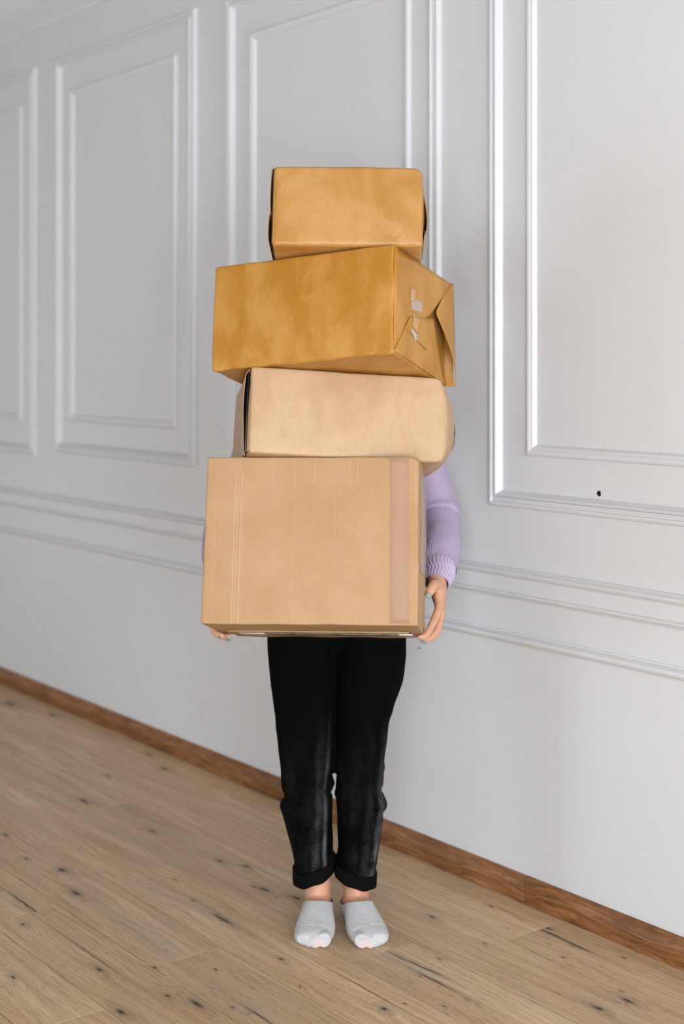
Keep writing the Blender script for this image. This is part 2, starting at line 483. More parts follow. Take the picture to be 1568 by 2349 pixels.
def wall_openings(name, axis_pts, place, label):
    """wall made of the strips around its window openings; axis_pts = [(a0,a1)] openings along the wall"""
    v, f = [], []
    def add(a0, a1, z0, z1):
        bv, bf = place(a0, a1, z0, z1); n = len(v); v.extend(bv); f.extend(tuple(i + n for i in q) for q in bf)
    lo, hi = axis_pts[0], axis_pts[-1]
    cur = lo
    for (a0, a1) in axis_pts[1:-1]:
        add(cur, a0, -.05, ZC); add(a0, a1, -.05, WZ0); add(a0, a1, WZ1, ZC); cur = a1
    add(cur, hi, -.05, ZC)
    return tag(ob(name, v, f, M_WALL, mw=RM), label, kind='structure')
wall_openings('wall_front', [S0] + [(c - w / 2, c + w / 2) for c, w, _ in WIN_LONG] + [S1],
              lambda a0, a1, z0, z1: box_vf(a0, a1, -P1 - .12, -P1, z0, z1), 'white window wall behind the camera')
wall_openings('wall_right', [-.15] + [(c - w / 2, c + w / 2) for c, w, _ in WIN_END] + [P1 + .12],
              lambda a0, a1, z0, z1: box_vf(S1, S1 + .12, -a1, -a0, z0, z1), 'white end wall with windows behind the camera')
def window(idx, mw, w, h):
    e = empty('window_%d' % idx, mw); tag(e, 'tall white framed window assumed behind the camera', kind='structure')
    t = .05
    for (x0, x1, z0, z1) in ((-w / 2, -w / 2 + t, 0, h), (w / 2 - t, w / 2, 0, h), (-w / 2 + t, w / 2 - t, 0, t), (-w / 2 + t, w / 2 - t, h - t, h), (-t / 2, t / 2, t, h - t)):
        ob('window_frame', *box_vf(x0, x1, -.03, .03, z0, z1), M_FRAME, e)
i = 1
for c, w, _ in WIN_LONG:  # the first is an unseen window added as fill light
    window(i, RM @ Matrix.Translation((c, -P1 - .06, WZ0)), w, WZ1 - WZ0); i += 1
for c, w, _ in WIN_END:
    window(i, RM @ Matrix.Translation((S1 + .06, -c, WZ0)) @ Matrix.Rotation(math.pi / 2, 4, 'Z'), w, WZ1 - WZ0); i += 1

# mouldings -------------------------------------------------------
OUT_P = [(0, -.002), (0, .007), (.003, .0125), (.0075, .0150), (.0115, .0140), (.0140, .0100), (.0170, .0098), (.0185, .0122), (.0225, .0126), (.0245, .0098),
         (.0262, .0165), (.0290, .0182), (.0318, .0165), (.0360, .0090), (.0405, .0025), (.0415, -.002)]
IN_P = [(0, -.002), (0, .005), (.0025, .0100), (.0070, .0128), (.0125, .0120), (.0170, .0092), (.0178, .0104), (.0215, .0096), (.0265, .0035), (.0290, -.002)]
def frame(idx, s0, s1, z0, z1, prof, label):
    e = empty('trim_%d' % idx, RM); tag(e, label, kind='structure')
    mk = lambda a, b, pl: sweep('moulding', prof, a, b, pl, M_TRIM, e, None, False, (1, -1))
    mk(z0, z1, lambda t, c, h: (s0 + c, -h, t))
    mk(z0, z1, lambda t, c, h: (s1 - c, -h, t))
    mk(s0, s1, lambda t, c, h: (t, -h, z0 + c))
    mk(s0, s1, lambda t, c, h: (t, -h, z1 - c))
    return e
FR = [(-3.02, -2.000, .963, 2.500), (-1.820, -.798, .985, 2.502), (-.612, .416, .970, 2.495), (.606, 1.634, .970, 2.500), (1.822, 2.850, .970, 2.50), (3.04, 4.07, .97, 2.50)]
FI = [(-2.90, -2.128, 1.099, 2.368), (-1.706, -.924, 1.106, 2.370), (-.480, .293, 1.100, 2.362), (.738, 1.504, 1.101, 2.366), (1.952, 2.72, 1.10, 2.37), (3.17, 3.94, 1.10, 2.37)]
names = ['leftmost', 'second', 'middle', 'right-hand', 'next one beyond the right', 'furthest one beyond the right']
ti = 1
for i, (q, k) in enumerate(zip(FR, FI)):
    frame(ti, *q, OUT_P, '%s large outer panel moulding frame on the white wall' % names[i]); ti += 1
    frame(ti, *k, IN_P, '%s slim inner panel moulding frame on the white wall' % names[i]); ti += 1
def rail(name_label, prof, joints=()):
    global ti
    e = empty('trim_%d' % ti, RM); ti += 1
    tag(e, name_label, kind='structure')
    cuts = [S0] + list(joints) + [S1]
    for a, b in zip(cuts[:-1], cuts[1:]):
        sweep('moulding', prof, a, b - (0.0012 if b != S1 else 0), lambda t, c, h: (t, -h, c), M_TRIM, e)
JR = wall_sz(1198, 1320)[0]
rail('upper chair rail with rounded nose across the white wall', [(.7945, -.002), (.7945, .0080), (.7985, .0115), (.8030, .0165), (.8065, .0180), (.8100, .0165), (.8140, .0095), (.8185, .0045), (.8215, -.002)], (JR,))
rail('flat band board below the upper chair rail', [(.7600, -.002), (.7600, .0075), (.7945, .0075), (.7945, -.002)], (JR,))
rail('middle chair rail under the flat band', [(.7410, -.002), (.7410, .0030), (.7450, .0060), (.7500, .0125), (.7530, .0150), (.7560, .0145), (.7590, .0100), (.7600, .0075), (.7600, -.002)], (JR,))
rail('lower half-round chair rail on the white wall', [(.6290, -.002), (.6290, .0040), (.6310, .0045), (.6330, .0085), (.6390, .0150), (.6440, .0172), (.6490, .0160), (.6530, .0105), (.6560, .0050), (.6600, .0035), (.6605, -.002)], (wall_sz(1267, 1482)[0],))
rail('ceiling cornice along the top of the panelled wall', [(2.648, -.002), (2.648, .010), (2.656, .017), (2.668, .019), (2.700, .020), (2.706, .030), (2.732, .032), (2.738, .042), (2.770, .055), (2.830, .095), (2.860, .120), (2.870, .135), (ZC, .135), (ZC, -.002)])

M_SPOT = M_TRIM
for (px_, py_) in ((1103, 1520), (1240, 1553), (1410, 1592), (1336, 1380), (1300, 1380)):
    s_, z_ = wall_sz(px_, py_)
    v_, f_ = ellipsoid((s_, 0, z_), (.0034, .0007, .0034), 14, 8)
    ob('nail_head', v_, f_, M_SPOT, WALL, None, True)

# skirting --------------------------------------------------------
SK = empty('baseboard_back', RM); tag(SK, 'brown wooden skirting board along the white wall', kind='structure')
SKP = [(0.0005, -.001), (0.0005, .0135), (.0350, .0135), (.0420, .0120), (.0500, .0095), (.0600, .0078), (.0655, .0070), (.0672, .0055), (.0675, -.001)]
cuts = [S0, wall_sz(408, 1715)[0], wall_sz(1211, 2025)[0], S1]
for a, b in zip(cuts[:-1], cuts[1:]):
    sweep('skirting_board', SKP, a, b - .0008, lambda t, c, h: (t, -h, c), M_BROWN, SK)

M_CHIP_R = NT('rust_red_flake').fin(lin(140, 52, 24), 0.6)
M_CHIP_Y = NT('ochre_flake').fin(lin(158, 118, 52), 0.6)
for (px_, py_, rx_, ry_, m_, lb_) in ((928, 2303, .0060, .0017, M_CHIP_R, 'tiny rust-red wood flake lying on the oak floor'), (682, 2178, .0040, .0022, M_CHIP_Y, 'tiny ochre flake on the floor beside the left sock')):
    s_, p_ = floor_sp(px_, py_)
    n_ = 11; rr = random.Random(px_)
    ring_ = [(rx_ * (1 + .5 * (rr.random() - .5)) * math.cos(2 * math.pi * i / n_), ry_ * (1 + .6 * (rr.random() - .5)) * math.sin(2 * math.pi * i / n_)) for i in range(n_)]
    v_ = [(x, y, .0001) for x, y in ring_] + [(x * .8, y * .8, .0008 + .0003 * rr.random()) for x, y in ring_]
    f_ = [(i, (i + 1) % n_, n_ + (i + 1) % n_, n_ + i) for i in range(n_)] + [tuple(range(n_, 2 * n_)), tuple(range(n_))[::-1]]
    tag(ob('wood_flake', v_, f_, m_, None, RM @ Matrix.Translation((s_, -p_, 0)) @ Matrix.Rotation(.35, 4, 'Z')), lb_, 'flake', 'flakes on the floor')

# ================================================================== boxes
TILT, ROLL = math.radians(14.94), math.radians(1.0)
SM = Matrix.Translation((0, 3.0, 0.7825)) @ Matrix.Rotation(ROLL, 4, 'Y') @ Matrix.Rotation(-TILT, 4, 'X')
def dark(c, k): return tuple(x * k for x in c)
def m_kraft(name, cA, cB, rib, seed, gloss=0.42, mott=0.5, crease=()):
    t = NT(name); o = t.obj(); so = t.vec('ADD', o, (seed, seed * .7, -seed))
    x = t.sep(o)
    big = t.noise(t.vec('MULTIPLY', so, (1, 1, 0.55)), 11, 4, 0.62, 0.4)
    mid = t.noise(so, 55, 3, 0.6)
    fine = t.noise(t.vec('MULTIPLY', so, (1, 1, 0.12)), 520, 2, 0.6)
    specks = t.noise(so, 300, 1, 0.5)
    c = t.mix(t.mapr(big, 0.36, 0.64, 0, 1, True), cA, cB)
    c = t.mix(t.math('MULTIPLY', t.mapr(mid, 0.35, 0.7), 0.22 * mott), c, dark(cA, 0.72))
    c = t.mix(t.math('MULTIPLY', t.mapr(fine, 0.35, 0.7), 0.22), c, dark(cA, 0.78))
    c = t.mix(t.mapr(specks, 0.77, 0.80, 0, 0.5), c, dark(cA, 0.4))
    h = t.math('ADD', big, t.math('MULTIPLY', mid, 0.15))
    cr = t.noise(so, 7.5, 2, 0.5, 1.2)
    ridge = t.math('ABSOLUTE', t.math('SUBTRACT', cr, 0.5))
    n1 = t.bump(h, 0.42, 0.007)
    n1 = t.bump(t.mapr(ridge, 0.0, 0.03, 0.0, 1.0), 0.10, 0.0018, n1)
    if rib:
        w = t.math('SINE', t.math('MULTIPLY', t.math('ADD', x[0], x[1]), 2 * math.pi / 0.0027))
        c = t.mix(t.mapr(w, -1, 1, 0.0, 0.16), c, dark(cA, 0.70))
        n1 = t.bump(w, 0.10, 0.0003, n1)
    n1 = t.bump(fine, 0.10, 0.0003, n1)
    return t.fin(c, t.mapr(big, 0.3, 0.7, gloss - 0.04, gloss + 0.10), n1, 0.42)
M_KR1 = m_kraft('ribbed_kraft_paper_top', (0.455, 0.215, 0.048), (0.54, 0.288, 0.092), True, 3.0, 0.36)
M_KR2 = m_kraft('ribbed_kraft_paper', (0.430, 0.185, 0.020), (0.54, 0.272, 0.060), True, 11.0, 0.38)
M_KR3 = m_kraft('smooth_kraft_paper', (0.480, 0.302, 0.158), (0.545, 0.366, 0.216), False, 23.0, 0.48, 0.4)
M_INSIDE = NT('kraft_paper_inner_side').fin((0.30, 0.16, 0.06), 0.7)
def m_tape(name, tint, alpha, rough=0.12):
    t = NT(name); o = t.obj()
    n = t.noise(o, 60, 3, 0.6)
    t.fin(tint, rough, t.bump(n, 0.25, 0.002), 0.6, Alpha=alpha)
    return t.m
M_TAPE = m_tape('clear_parcel_tape', (0.72, 0.60, 0.50), 0.38, 0.08)
M_TAPE_B = m_tape('buff_parcel_tape', (0.62, 0.345, 0.16), 0.85, 0.3)
M_TAPE_P = m_tape('pale_packing_tape', (0.62, 0.40, 0.28), 0.24, 0.3)
M_TAPE_W = m_tape('whitish_torn_tape', (0.66, 0.58, 0.50), 0.7, 0.25)

def rbox(w, d, h, r, disp=None, nx=40, ny=24, nz=24):
    """rounded cuboid x in +-w/2, y in +-d/2, z in 0..h on a fine grid; disp(p, q) moves a point, q = position in -1..1"""
    hx, hy, hz = w / 2, d / 2, h / 2
    def axis(half, n):
        a = [-half, -half + r * 0.25, -half + r * 0.6]
        b = list(np.linspace(-half + r, half - r, n))
        return a + b + [-q for q in a[::-1]]
    X, Y, Z = axis(hx, nx), axis(hy, ny), axis(hz, nz)
    idx = {}; V = []; F = []
    def vert(x, y, z):
        k = (round(x, 6), round(y, 6), round(z, 6))
        if k in idx: return idx[k]
        i = np.array([min(max(x, -hx + r), hx - r), min(max(y, -hy + r), hy - r), min(max(z, -hz + r), hz - r)])
        p = np.array([x, y, z]); dv = p - i; L = np.linalg.norm(dv)
        if L > 1e-9: p = i + dv / L * r
        q = np.array([x / hx, y / hy, z / hz])
        p = p + np.array([0, 0, hz])
        if disp is not None: p = disp(p, q)
        idx[k] = len(V); V.append(p); return idx[k]
    def face(A, B, f):
        for i in range(len(A) - 1):
            for j in range(len(B) - 1):
                F.append((vert(*f(A[i], B[j])), vert(*f(A[i + 1], B[j])), vert(*f(A[i + 1], B[j + 1])), vert(*f(A[i], B[j + 1]))))
    for sgn in (-1, 1):
        face(X, Z, lambda a, b: (a, sgn * hy, b)); face(X, Y, lambda a, b: (a, b, sgn * hz)); face(Y, Z, lambda a, b: (sgn * hx, a, b))
    return V, F
def sheet(name, fn, nu, nv, mat, parent, th=0.0007, smooth=True):
    """thin paper sheet fn(u,v) -> point, u,v in 0..1, given real thickness"""
    P = np.array([[fn(i / nu, j / nv) for j in range(nv + 1)] for i in range(nu + 1)], float)
    du = np.gradient(P, axis=0); dv = np.gradient(P, axis=1)
    N = np.cross(du, dv); L = np.linalg.norm(N, axis=2)[..., None]; L[L < 1e-12] = 1; N = N / L
    A = (P + N * th / 2).reshape(-1, 3); B = (P - N * th / 2).reshape(-1, 3)
    V = np.vstack([A, B]); F = []; m = (nu + 1) * (nv + 1); I = lambda i, j: i * (nv + 1) + j
    for i in range(nu):
        for j in range(nv):
            a, b, c, e = I(i, j), I(i + 1, j), I(i + 1, j + 1), I(i, j + 1)
            F.append((a, b, c, e)); F.append((m + e, m + c, m + b, m + a))
    bd = [I(i, 0) for i in range(nu + 1)] + [I(nu, j) for j in range(1, nv + 1)] + [I(i, nv) for i in range(nu - 1, -1, -1)] + [I(0, j) for j in range(nv - 1, 0, -1)]
    for k in range(len(bd)):
        a, b = bd[k], bd[(k + 1) % len(bd)]
        F.append((b, a, m + a, m + b))
    return ob(name, V, F, mat, parent, None, smooth)
def quadsheet(name, c4, mat, parent, th=0.0007, nu=6, nv=6, bulge=None):
    c4 = [np.array(c, float) for c in c4]
    def fn(u, v):
        p = (1 - u) * (1 - v) * c4[0] + u * (1 - v) * c4[1] + u * v * c4[2] + (1 - u) * v * c4[3]
        return p + bulge(u, v) if bulge else p
    return sheet(name, fn, nu, nv, mat, parent, th)
def bx(name, psi, x, y, z, label, cat='box', group=None):
    e = empty(name, SM @ Matrix.Translation((x, y, z)) @ Matrix.Rotation(math.radians(psi), 4, 'Z'))
    return tag(e, label, cat, group)
def smoothstep(a, b, x):
    t = min(max((x - a) / (b - a), 0), 1); return t * t * (3 - 2 * t)

H4, H3, H2, H1 = 0.3560, 0.1936, 0.2418, 0.1857
# ---- large cardboard carton (bottom) -----------------------------------------
W4, D4 = 0.4557, 0.3098
def m_card():
    t = NT('corrugated_cardboard'); o = t.obj(); x = t.sep(o)
    big = t.noise(t.vec('ADD', o, (5, 2, 1)), 9, 4, 0.6)
    fibre = t.noise(t.vec('MULTIPLY', o, (1, 1, 0.25)), 420, 3, 0.65)
    speck = t.noise(o, 700, 2, 0.5)
    flute = t.math('SINE', t.math('MULTIPLY', t.math('ADD', x[0], x[1]), 2 * math.pi / 0.0062))
    c = t.mix(t.mapr(big, 0.3, 0.7, 0, 1, True), (0.415, 0.246, 0.114), (0.470, 0.290, 0.148))
    c = t.mix(t.mapr(fibre, 0.35, 0.7, 0, 0.16), c, (0.40, 0.20, 0.08))
    c = t.mix(t.mapr(speck, 0.66, 0.74, 0, 0.35), c, (0.42, 0.22, 0.09))
    # pressed crease lines on the front: (x, z0, z1, half width, depth)
    cre = None; fr = t.mapr(x[1], -D4 / 2 + 0.02, -D4 / 2 + 0.01, 0.0, 1.0)
    LN = [(-.163, 0, .32, .0018, 1.0), (-.157, 0, .32, .0014, .8), (-.149, 0, .32, .0020, 1.0), (-.143, .0, .25, .0012, .5), (-.083, .30, .356, .0012, .6), (-.034, .0, .31, .0013, .55), (-.0365, .30, .356, .0013, .8),
          (.008, .30, .356, .0016, .9), (.052, .10, .31, .0012, .5), (.078, .26, .33, .0012, .6), (.078, .08, .19, .0011, .6), (.083, .29, .356, .0016, .9), (.099, .30, .356, .0016, 1.0), (.104, .3, .356, .001, .6),
          (.138, .31, .356, .001, .5), (.196, .0, .356, .0016, .5), (-.205, .0, .356, .0014, .5), (-.115, .30, .356, .0012, .4)]
    for (cx_, z0, z1, hw, dp) in LN:
        g = t.math('ABSOLUTE', t.math('SUBTRACT', x[0], cx_))
        g = t.mapr(g, 0.0, hw * 2, dp, 0.0, True)
        zr = t.math('MULTIPLY', t.mapr(x[2], z0 - .004, z0 + .004), t.mapr(x[2], z1 + .004, z1 - .004))
        g = t.math('MULTIPLY', g, zr)
        cre = g if cre is None else t.math('MAXIMUM', cre, g)
    cre = t.math('MULTIPLY', cre, fr)
    scr = t.noise(t.vec('MULTIPLY', t.vec('ADD', o, (.3, .1, .9)), (60, 60, 9)), 1.0, 3, 0.7)
    c = t.mix(t.mapr(scr, 0.72, 0.76, 0, 0.25), c, (0.78, 0.60, 0.42))
    c = t.mix(t.math('MULTIPLY', cre, 0.12), c, (0.80, 0.58, 0.36))
    n1 = t.bump(t.math('MULTIPLY', cre, -1.0), 0.30, 0.0016)
    n1 = t.bump(flute, 0.06, 0.0004, n1)
    n1 = t.bump(big, 0.25, 0.004, n1)
    n1 = t.bump(fibre, 0.12, 0.0003, n1)
    return t.fin(c, 0.58, n1, 0.3)
M_CARD = m_card()
B4 = bx('cardboard_carton', -5.91, -0.0538, 0.1552, 0.0, 'large plain brown cardboard carton held at the bottom of the stack')
def d4(p, q):
    f = math.cos(q[0] * math.pi / 2) * math.cos(q[2] * math.pi / 2)
    p = p.copy()
    if q[1] < -0.9: p[1] -= 0.002 * f
    if q[0] > 0.9: p[0] += 0.009 * math.cos(q[1] * math.pi / 2) * math.cos((q[2] - .2) * math.pi / 2.6)
    if q[0] < -0.9: p[0] -= 0.003 * math.cos(q[1] * math.pi / 2) * math.cos(q[2] * math.pi / 2)
    if q[2] < -0.95 and abs(q[1] - 1) < 0.4: p[2] -= 0.002 * math.sin(q[0] * 9)
    # crushed top right corner
    c = smoothstep(.93, 1, q[0]) * smoothstep(.93, 1, q[2]) * smoothstep(-.9, -1, q[1])
    p += np.array([-.004, .003, -.003]) * c
    p += 0.0009 * np.array([fbm(p, 14, 1), fbm(p, 14, 7), fbm(p, 14, 4)])
    return p
V, F = rbox(W4, D4, H4, 0.0035, d4, 60, 36, 44)
C4 = ob('carton_body', V, F, M_CARD, B4, None, True)
yf4 = -D4 / 2
# vertical pale tape down the right of the front, wrapping over the top edge
tp = sheet('packing_tape', lambda u, v: (0.170 + 0.040 * u - .002 * v, yf4 - 0.0022 - 0.0018 * math.cos((0.170 + .04 * u) / W4 * math.pi) * math.sin(math.pi * v), 0.004 + (H4 - .008) * v), 4, 20, M_TAPE_P, B4, 0.0003)
tag(tp, 'pale tape strip down the front right edge')
sheet('packing_tape', lambda u, v: (W4 / 2 + 0.0012 + 0.009 * math.cos((-.70 + 1.4 * u) * math.pi / 2) * math.cos(((-.35 + 1.25 * v) - .2) * math.pi / 2.6), -D4 / 2 * .70 + D4 * .70 * u, H4 * (.325 + .625 * v)), 12, 16, M_TAPE, B4, 0.0004)
# printed label on the underside
def m_label():
    t = NT('printed_label_paper'); x = t.sep(t.obj())
    bars = t.math('SINE', t.math('MULTIPLY', t.math('ADD', x[0], t.math('MULTIPLY', x[1], 0.8)), 2 * math.pi / 0.0046))
    n = t.noise(t.vec('MULTIPLY', t.obj(), (40, 1, 1)), 1.0, 1)
    m = t.math('MULTIPLY', t.mapr(x[0], -.125, -.120), t.mapr(x[0], .178, .174))
    k = t.math('MULTIPLY', t.math('GREATER_THAN', t.math('ADD', bars, t.mapr(n, .3, .7, .55, 1.0)), 0.0), m)
    faint = t.math('MULTIPLY', t.math('GREATER_THAN', bars, 0.55), 0.35)
    c = t.mix(faint, (0.80, 0.78, 0.74), (0.32, 0.30, 0.28))
    c = t.mix(k, c, (0.035, 0.028, 0.022))
    return t.fin(c, 0.4)
LB = sheet('label', lambda u, v: (-.178 + .385 * u, -D4 / 2 + D4 * (.60 + .20 * v), -0.0012), 8, 2, m_label(), B4, 0.0004)
tag(LB, 'white label printed with black bars on the underside')
sheet('bottom_flap', lambda u, v: (-.200 + .400 * u, -D4 / 2 + D4 * (.50 + .49 * v), -0.0016 - .0016 * math.sin(u * 9) ** 2 * v), 24, 4, M_CARD, B4, 0.0016)
LB.location = (0, 0, -0.0026)

# ---- parcel 3 : pale smooth kraft -----------------------------------------------
W3, D3 = 0.4147, 0.3130
B3 = bx('wrapped_parcel', 10.04, -0.0273, 0.1636, H4 + .0015, 'pale smooth kraft paper parcel lying on the cardboard carton', 'parcel', 'kraft paper parcels in the stack')
def d3(p, q):
    p = p.copy()
    if q[0] > 0.965:                                   # loosely folded right end puffs out
        a = math.sqrt(max(0, 1 - abs(q[2]) ** 2.3)); b = max(0, 1 - abs((q[1] + .05) / 1.05) ** 2.2)
        p[0] += 0.064 * a * b ** .8
    if q[0] < -0.93:
        p[0] -= 0.004 * math.cos(q[1] * math.pi / 2) * math.cos(q[2] * math.pi / 2)
    if q[1] < -0.93: p[1] -= 0.005 * math.cos(q[0] * math.pi / 2) * math.cos(q[2] * math.pi / 2)
    p += 0.0011 * np.array([fbm(p, 16, 21), fbm(p, 16, 17), fbm(p, 16, 14)])
    return p
V, F = rbox(W3, D3, H3 - .003, 0.006, d3, 44, 30, 26)
ob('wrapping_paper', V, F, M_KR3, B3, None, True)
# left end: the paper lip of the front, then a black sheet painting the shade of the opening, then the folded side flap
xl = -W3 / 2
def flap3(u, v):     # u from near the front to the back, v bottom to top
    env = math.sin(math.pi * (.10 + .90 * (1 - v) ** .6)) ** .6 if v < 1 else 0
    y = -D3 / 2 + 0.004 + 0.042 * (1 - v ** 3) + 0.004 * math.sin(v * 14) * (1 - v) + u * (D3 - .052)
    out = 0.0035 + 0.0085 * max(0, env) * (1 - u) ** 1.2
    return (xl - out, y, 0.004 + (H3 - .012) * v)
fl = sheet('end_flap', flap3, 14, 20, M_KR3, B3, 0.0010)
sheet('front_lip', lambda u, v: (xl + .003 - 0.008 * u * (1 - v ** 3), -D3 / 2 + 0.001 + 0.027 * u * u * (1 - .8 * v ** 3), .006 + (H3 - .016) * v), 6, 14, M_KR3, B3, 0.0009)
tag(sheet('gap_shade_sheet', lambda u, v: (xl - .0042, -D3 / 2 + .016 + .05 * u, .008 + (H3 - .018) * v), 3, 6, M_CAVITY, B3, 0.0006), 'black sheet painting the shade inside the gap in the paper')
f3 = lambda u, v: np.array(flap3(u, v)) + np.array([-.0012, 0, 0])
tag(sheet('tape', lambda u, v: f3(0.05 + .07 * u + .05 * v, .015 + .26 * v), 3, 6, M_TAPE_W, B3, 0.0004), 'torn whitish tape on the left flap')
# crinkled clear tape on the puffed right end
def puff3(y, z):
    q1, q2 = y / (D3 / 2), (z - H3 / 2) / (H3 / 2)
    return W3 / 2 + 0.064 * math.sqrt(max(0, 1 - abs(q2) ** 2.3)) * max(0, 1 - abs((q1 + .05) / 1.05) ** 2.2) ** .8
for (ya, yb, za, zb) in ((-.06, -.01, .055, .115), (-.05, .02, .085, .10)):
    sheet('tape', lambda u, v: (puff3(ya + (yb - ya) * u, za + (zb - za) * v) + .0022 + .003 * abs(math.sin(u * 9 + v * 7)), ya + (yb - ya) * u, za + (zb - za) * v), 10, 10, M_TAPE, B3, 0.0004)

# ---- parcel 2 : darker ribbed kraft, turned, folded end to the right ------------------
W2, D2 = 0.4317, 0.3172
B2 = bx('wrapped_parcel', -24.13, -0.0364, 0.0795, H4 + H3 + .0015, 'darker ribbed kraft parcel turned at an angle, folded end to the right', 'parcel', 'kraft paper parcels in the stack')
def d2(p, q):
    p = p.copy()
    if q[1] < -0.93: p[1] -= 0.004 * math.cos(q[0] * math.pi / 2) * math.cos(q[2] * math.pi / 2)
    if q[2] > 0.93 and q[0] > .3: p[2] += .004 * math.cos((q[1]) * math.pi / 2) * (q[0] - .3)
    # creased, slightly crushed lower front edge
    c = smoothstep(-.6, -1, q[2]) * smoothstep(-.8, -1, q[1])
    p[2] += c * (0.004 * noise.noise(Vector((p[0] * 22, 3, 1))) - .002)
    p[1] += c * 0.004 * (1 + noise.noise(Vector((p[0] * 30, 8, 1))))
    p += 0.0010 * np.array([fbm(p, 15, 31), fbm(p, 15, 37), fbm(p, 15, 34)])
    return p
V, F = rbox(W2, D2, H2 - .003, 0.006, d2, 56, 36, 34)
ob('wrapping_paper', V, F, M_KR2, B2, None, True)
xr = W2 / 2; ya, yb = -D2 / 2, D2 / 2
def end2(y, z, o=0.0): return np.array([xr + o, y, z])
cm = (ya + D2 * .66, H2 * .60)
# the paper of the front and top folded over the end; its corner stands out at the back
quadsheet('end_flap', [end2(ya + .0035, H2 - .007, .0004), end2(ya + .0035, .006, .0004), end2(cm[0], cm[1], .0100), end2(yb + .002, H2 + .000, .017)], M_KR2, B2, 0.0008, 14, 14)
# bottom flap folded up over it
quadsheet('end_flap', [end2(ya + .006, .004, .0012), end2(yb - .006, .001, .0050), end2(cm[0] + .003, cm[1] - .016, .0125), end2(ya + .080, .098, .0068)], M_KR2, B2, 0.0008, 12, 12)
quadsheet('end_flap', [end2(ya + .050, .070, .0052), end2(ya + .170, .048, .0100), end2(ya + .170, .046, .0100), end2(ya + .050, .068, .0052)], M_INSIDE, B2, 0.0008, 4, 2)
# back-side flap: the triangle standing out on the right
def back2(u, v):     # v bottom to top, u from the V edge to the back edge
    z = H2 * (-.005 + 1.015 * v)
    yv = cm[0] + 0.006 + (.010 * math.sin(math.pi * (1 - v / .6)) if v < .6 else 0) + (yb - .004 - cm[0]) * (abs(v - .60) / (.60 if v < .6 else .40)) ** 1.05
    y = yv + (yb + .004 - yv) * u
    o = 0.013 + 0.012 * (1 - u) * (1 if v < .6 else .5) * math.sin(math.pi * min(1, v / .6) ** .7) + .006 * (1 - v) + .006 * u
    return end2(y, z, o)
sheet('end_flap', back2, 8, 24, M_KR2, B2, 0.0010)
quadsheet('end_flap', [end2(yb + .004, -.001, .018), end2(yb + .004, H2, .018), end2(yb - .001, H2, -.004), end2(yb - .001, 0, -.004)], M_KR2, B2, 0.0010, 3, 6)
fv, ff = [], []
for ch in B2.children:
    n0 = len(fv); fv += [v.co.copy() for v in ch.data.vertices]; ff += [tuple(i + n0 for i in p.vertices) for p in ch.data.polygons]
bv2 = BVHTree.FromPolygons(fv, ff)
def lay_tape(q, m):
    def fn(u, v):
        a, b, _ = [(1 - u) * (1 - v) * q[0][i] + u * (1 - v) * q[1][i] + u * v * q[2][i] + (1 - u) * v * q[3][i] for i in range(3)]
        h = bv2.ray_cast(Vector((xr + .2, ya + a, b)), Vector((-1, 0, 0)))
        return end2(ya + a, b, (h[0].x - xr if h[0] is not None else 0) + .0009)
    sheet('tape', fn, 8, 8, m, B2, 0.0004)
for nm, m, q in (('tape', M_TAPE, [(.092, .145, .009), (.148, .150, .013), (.150, .126, .013), (.090, .118, .009)]),
                 ('tape', M_TAPE_B, [(.098, .112, .0075), (.128, .106, .0085), (.126, .072, .0085), (.094, .082, .0075)]),
                 ('tape', M_TAPE_W, [(.090, .076, .007), (.122, .068, .0075), (.116, .050, .0075), (.092, .066, .007)]),
                 ('tape', M_TAPE_B, [(.088, .165, .0075), (.112, .170, .008), (.112, .140, .0085), (.084, .138, .0075)])):
    lay_tape(q, m)

# ---- parcel 1 : top ---------------------------------------------------------------
W1, D1 = 0.3235, 0.2600
B1 = bx('wrapped_parcel', -1.37, 0.0001, 0.0787 - 0.4104 / 2 + D1 / 2, H4 + H3 + H2 + .0015, 'shiny orange-brown ribbed parcel on the very top of the stack', 'parcel', 'kraft paper parcels in the stack')
def d1(p, q):
    p = p.copy()
    if q[1] < -0.93: p[1] -= 0.004 * math.cos(q[0] * math.pi / 2) * math.cos(q[2] * math.pi / 2)
    if q[0] > 0.90:
        k = math.cos(q[1] * math.pi / 2) * math.sin(math.pi * min(1, (1 - q[2]) / 2 + .08))
        p[0] += 0.010 * max(0, k)
    # softly dented top right corner with a diagonal pull
    c = smoothstep(.5, 1, q[0]) * smoothstep(.1, 1, q[2]) * smoothstep(-.7, -1, q[1])
    p[1] += 0.006 * c; p[2] -= 0.004 * c * smoothstep(.9, 1, q[0]); p[0] -= .004 * c * smoothstep(.9, 1, q[0])
    dg = (q[0] * .8 + q[2] * .55)
    if q[1] < -.9: p[1] -= 0.0036 * math.exp(-((dg - .25) / .12) ** 2) * smoothstep(-.2, .4, q[0]) - 0.0040 * math.exp(-((dg - .62) / .16) ** 2) * smoothstep(0, .6, q[0])
    p += 0.0011 * np.array([fbm(p, 17, 41), fbm(p, 17, 47), fbm(p, 17, 44)])
    return p
V, F = rbox(W1, D1, H1 - .003, 0.008, d1, 48, 30, 28)
ob('wrapping_paper', V, F, M_KR1, B1, None, True)
xl = -W1 / 2
def flap1(lo, hi, amp):
    def fn(u, v):
        z = lo + (hi - lo) * v
        y = -D1 / 2 + 0.020 + 0.014 * abs(2 * v - 1) ** 2 * -1 + u * (D1 - .05)
        o = 0.003 + amp * math.sin(math.pi * (.06 + .88 * v)) ** .6 * (1 - .35 * u)
        return (xl - o, y, z)
    return fn
sheet('end_flap', flap1(H1 * .40, H1 - .004, .0045), 10, 12, M_KR1, B1, 0.0009)
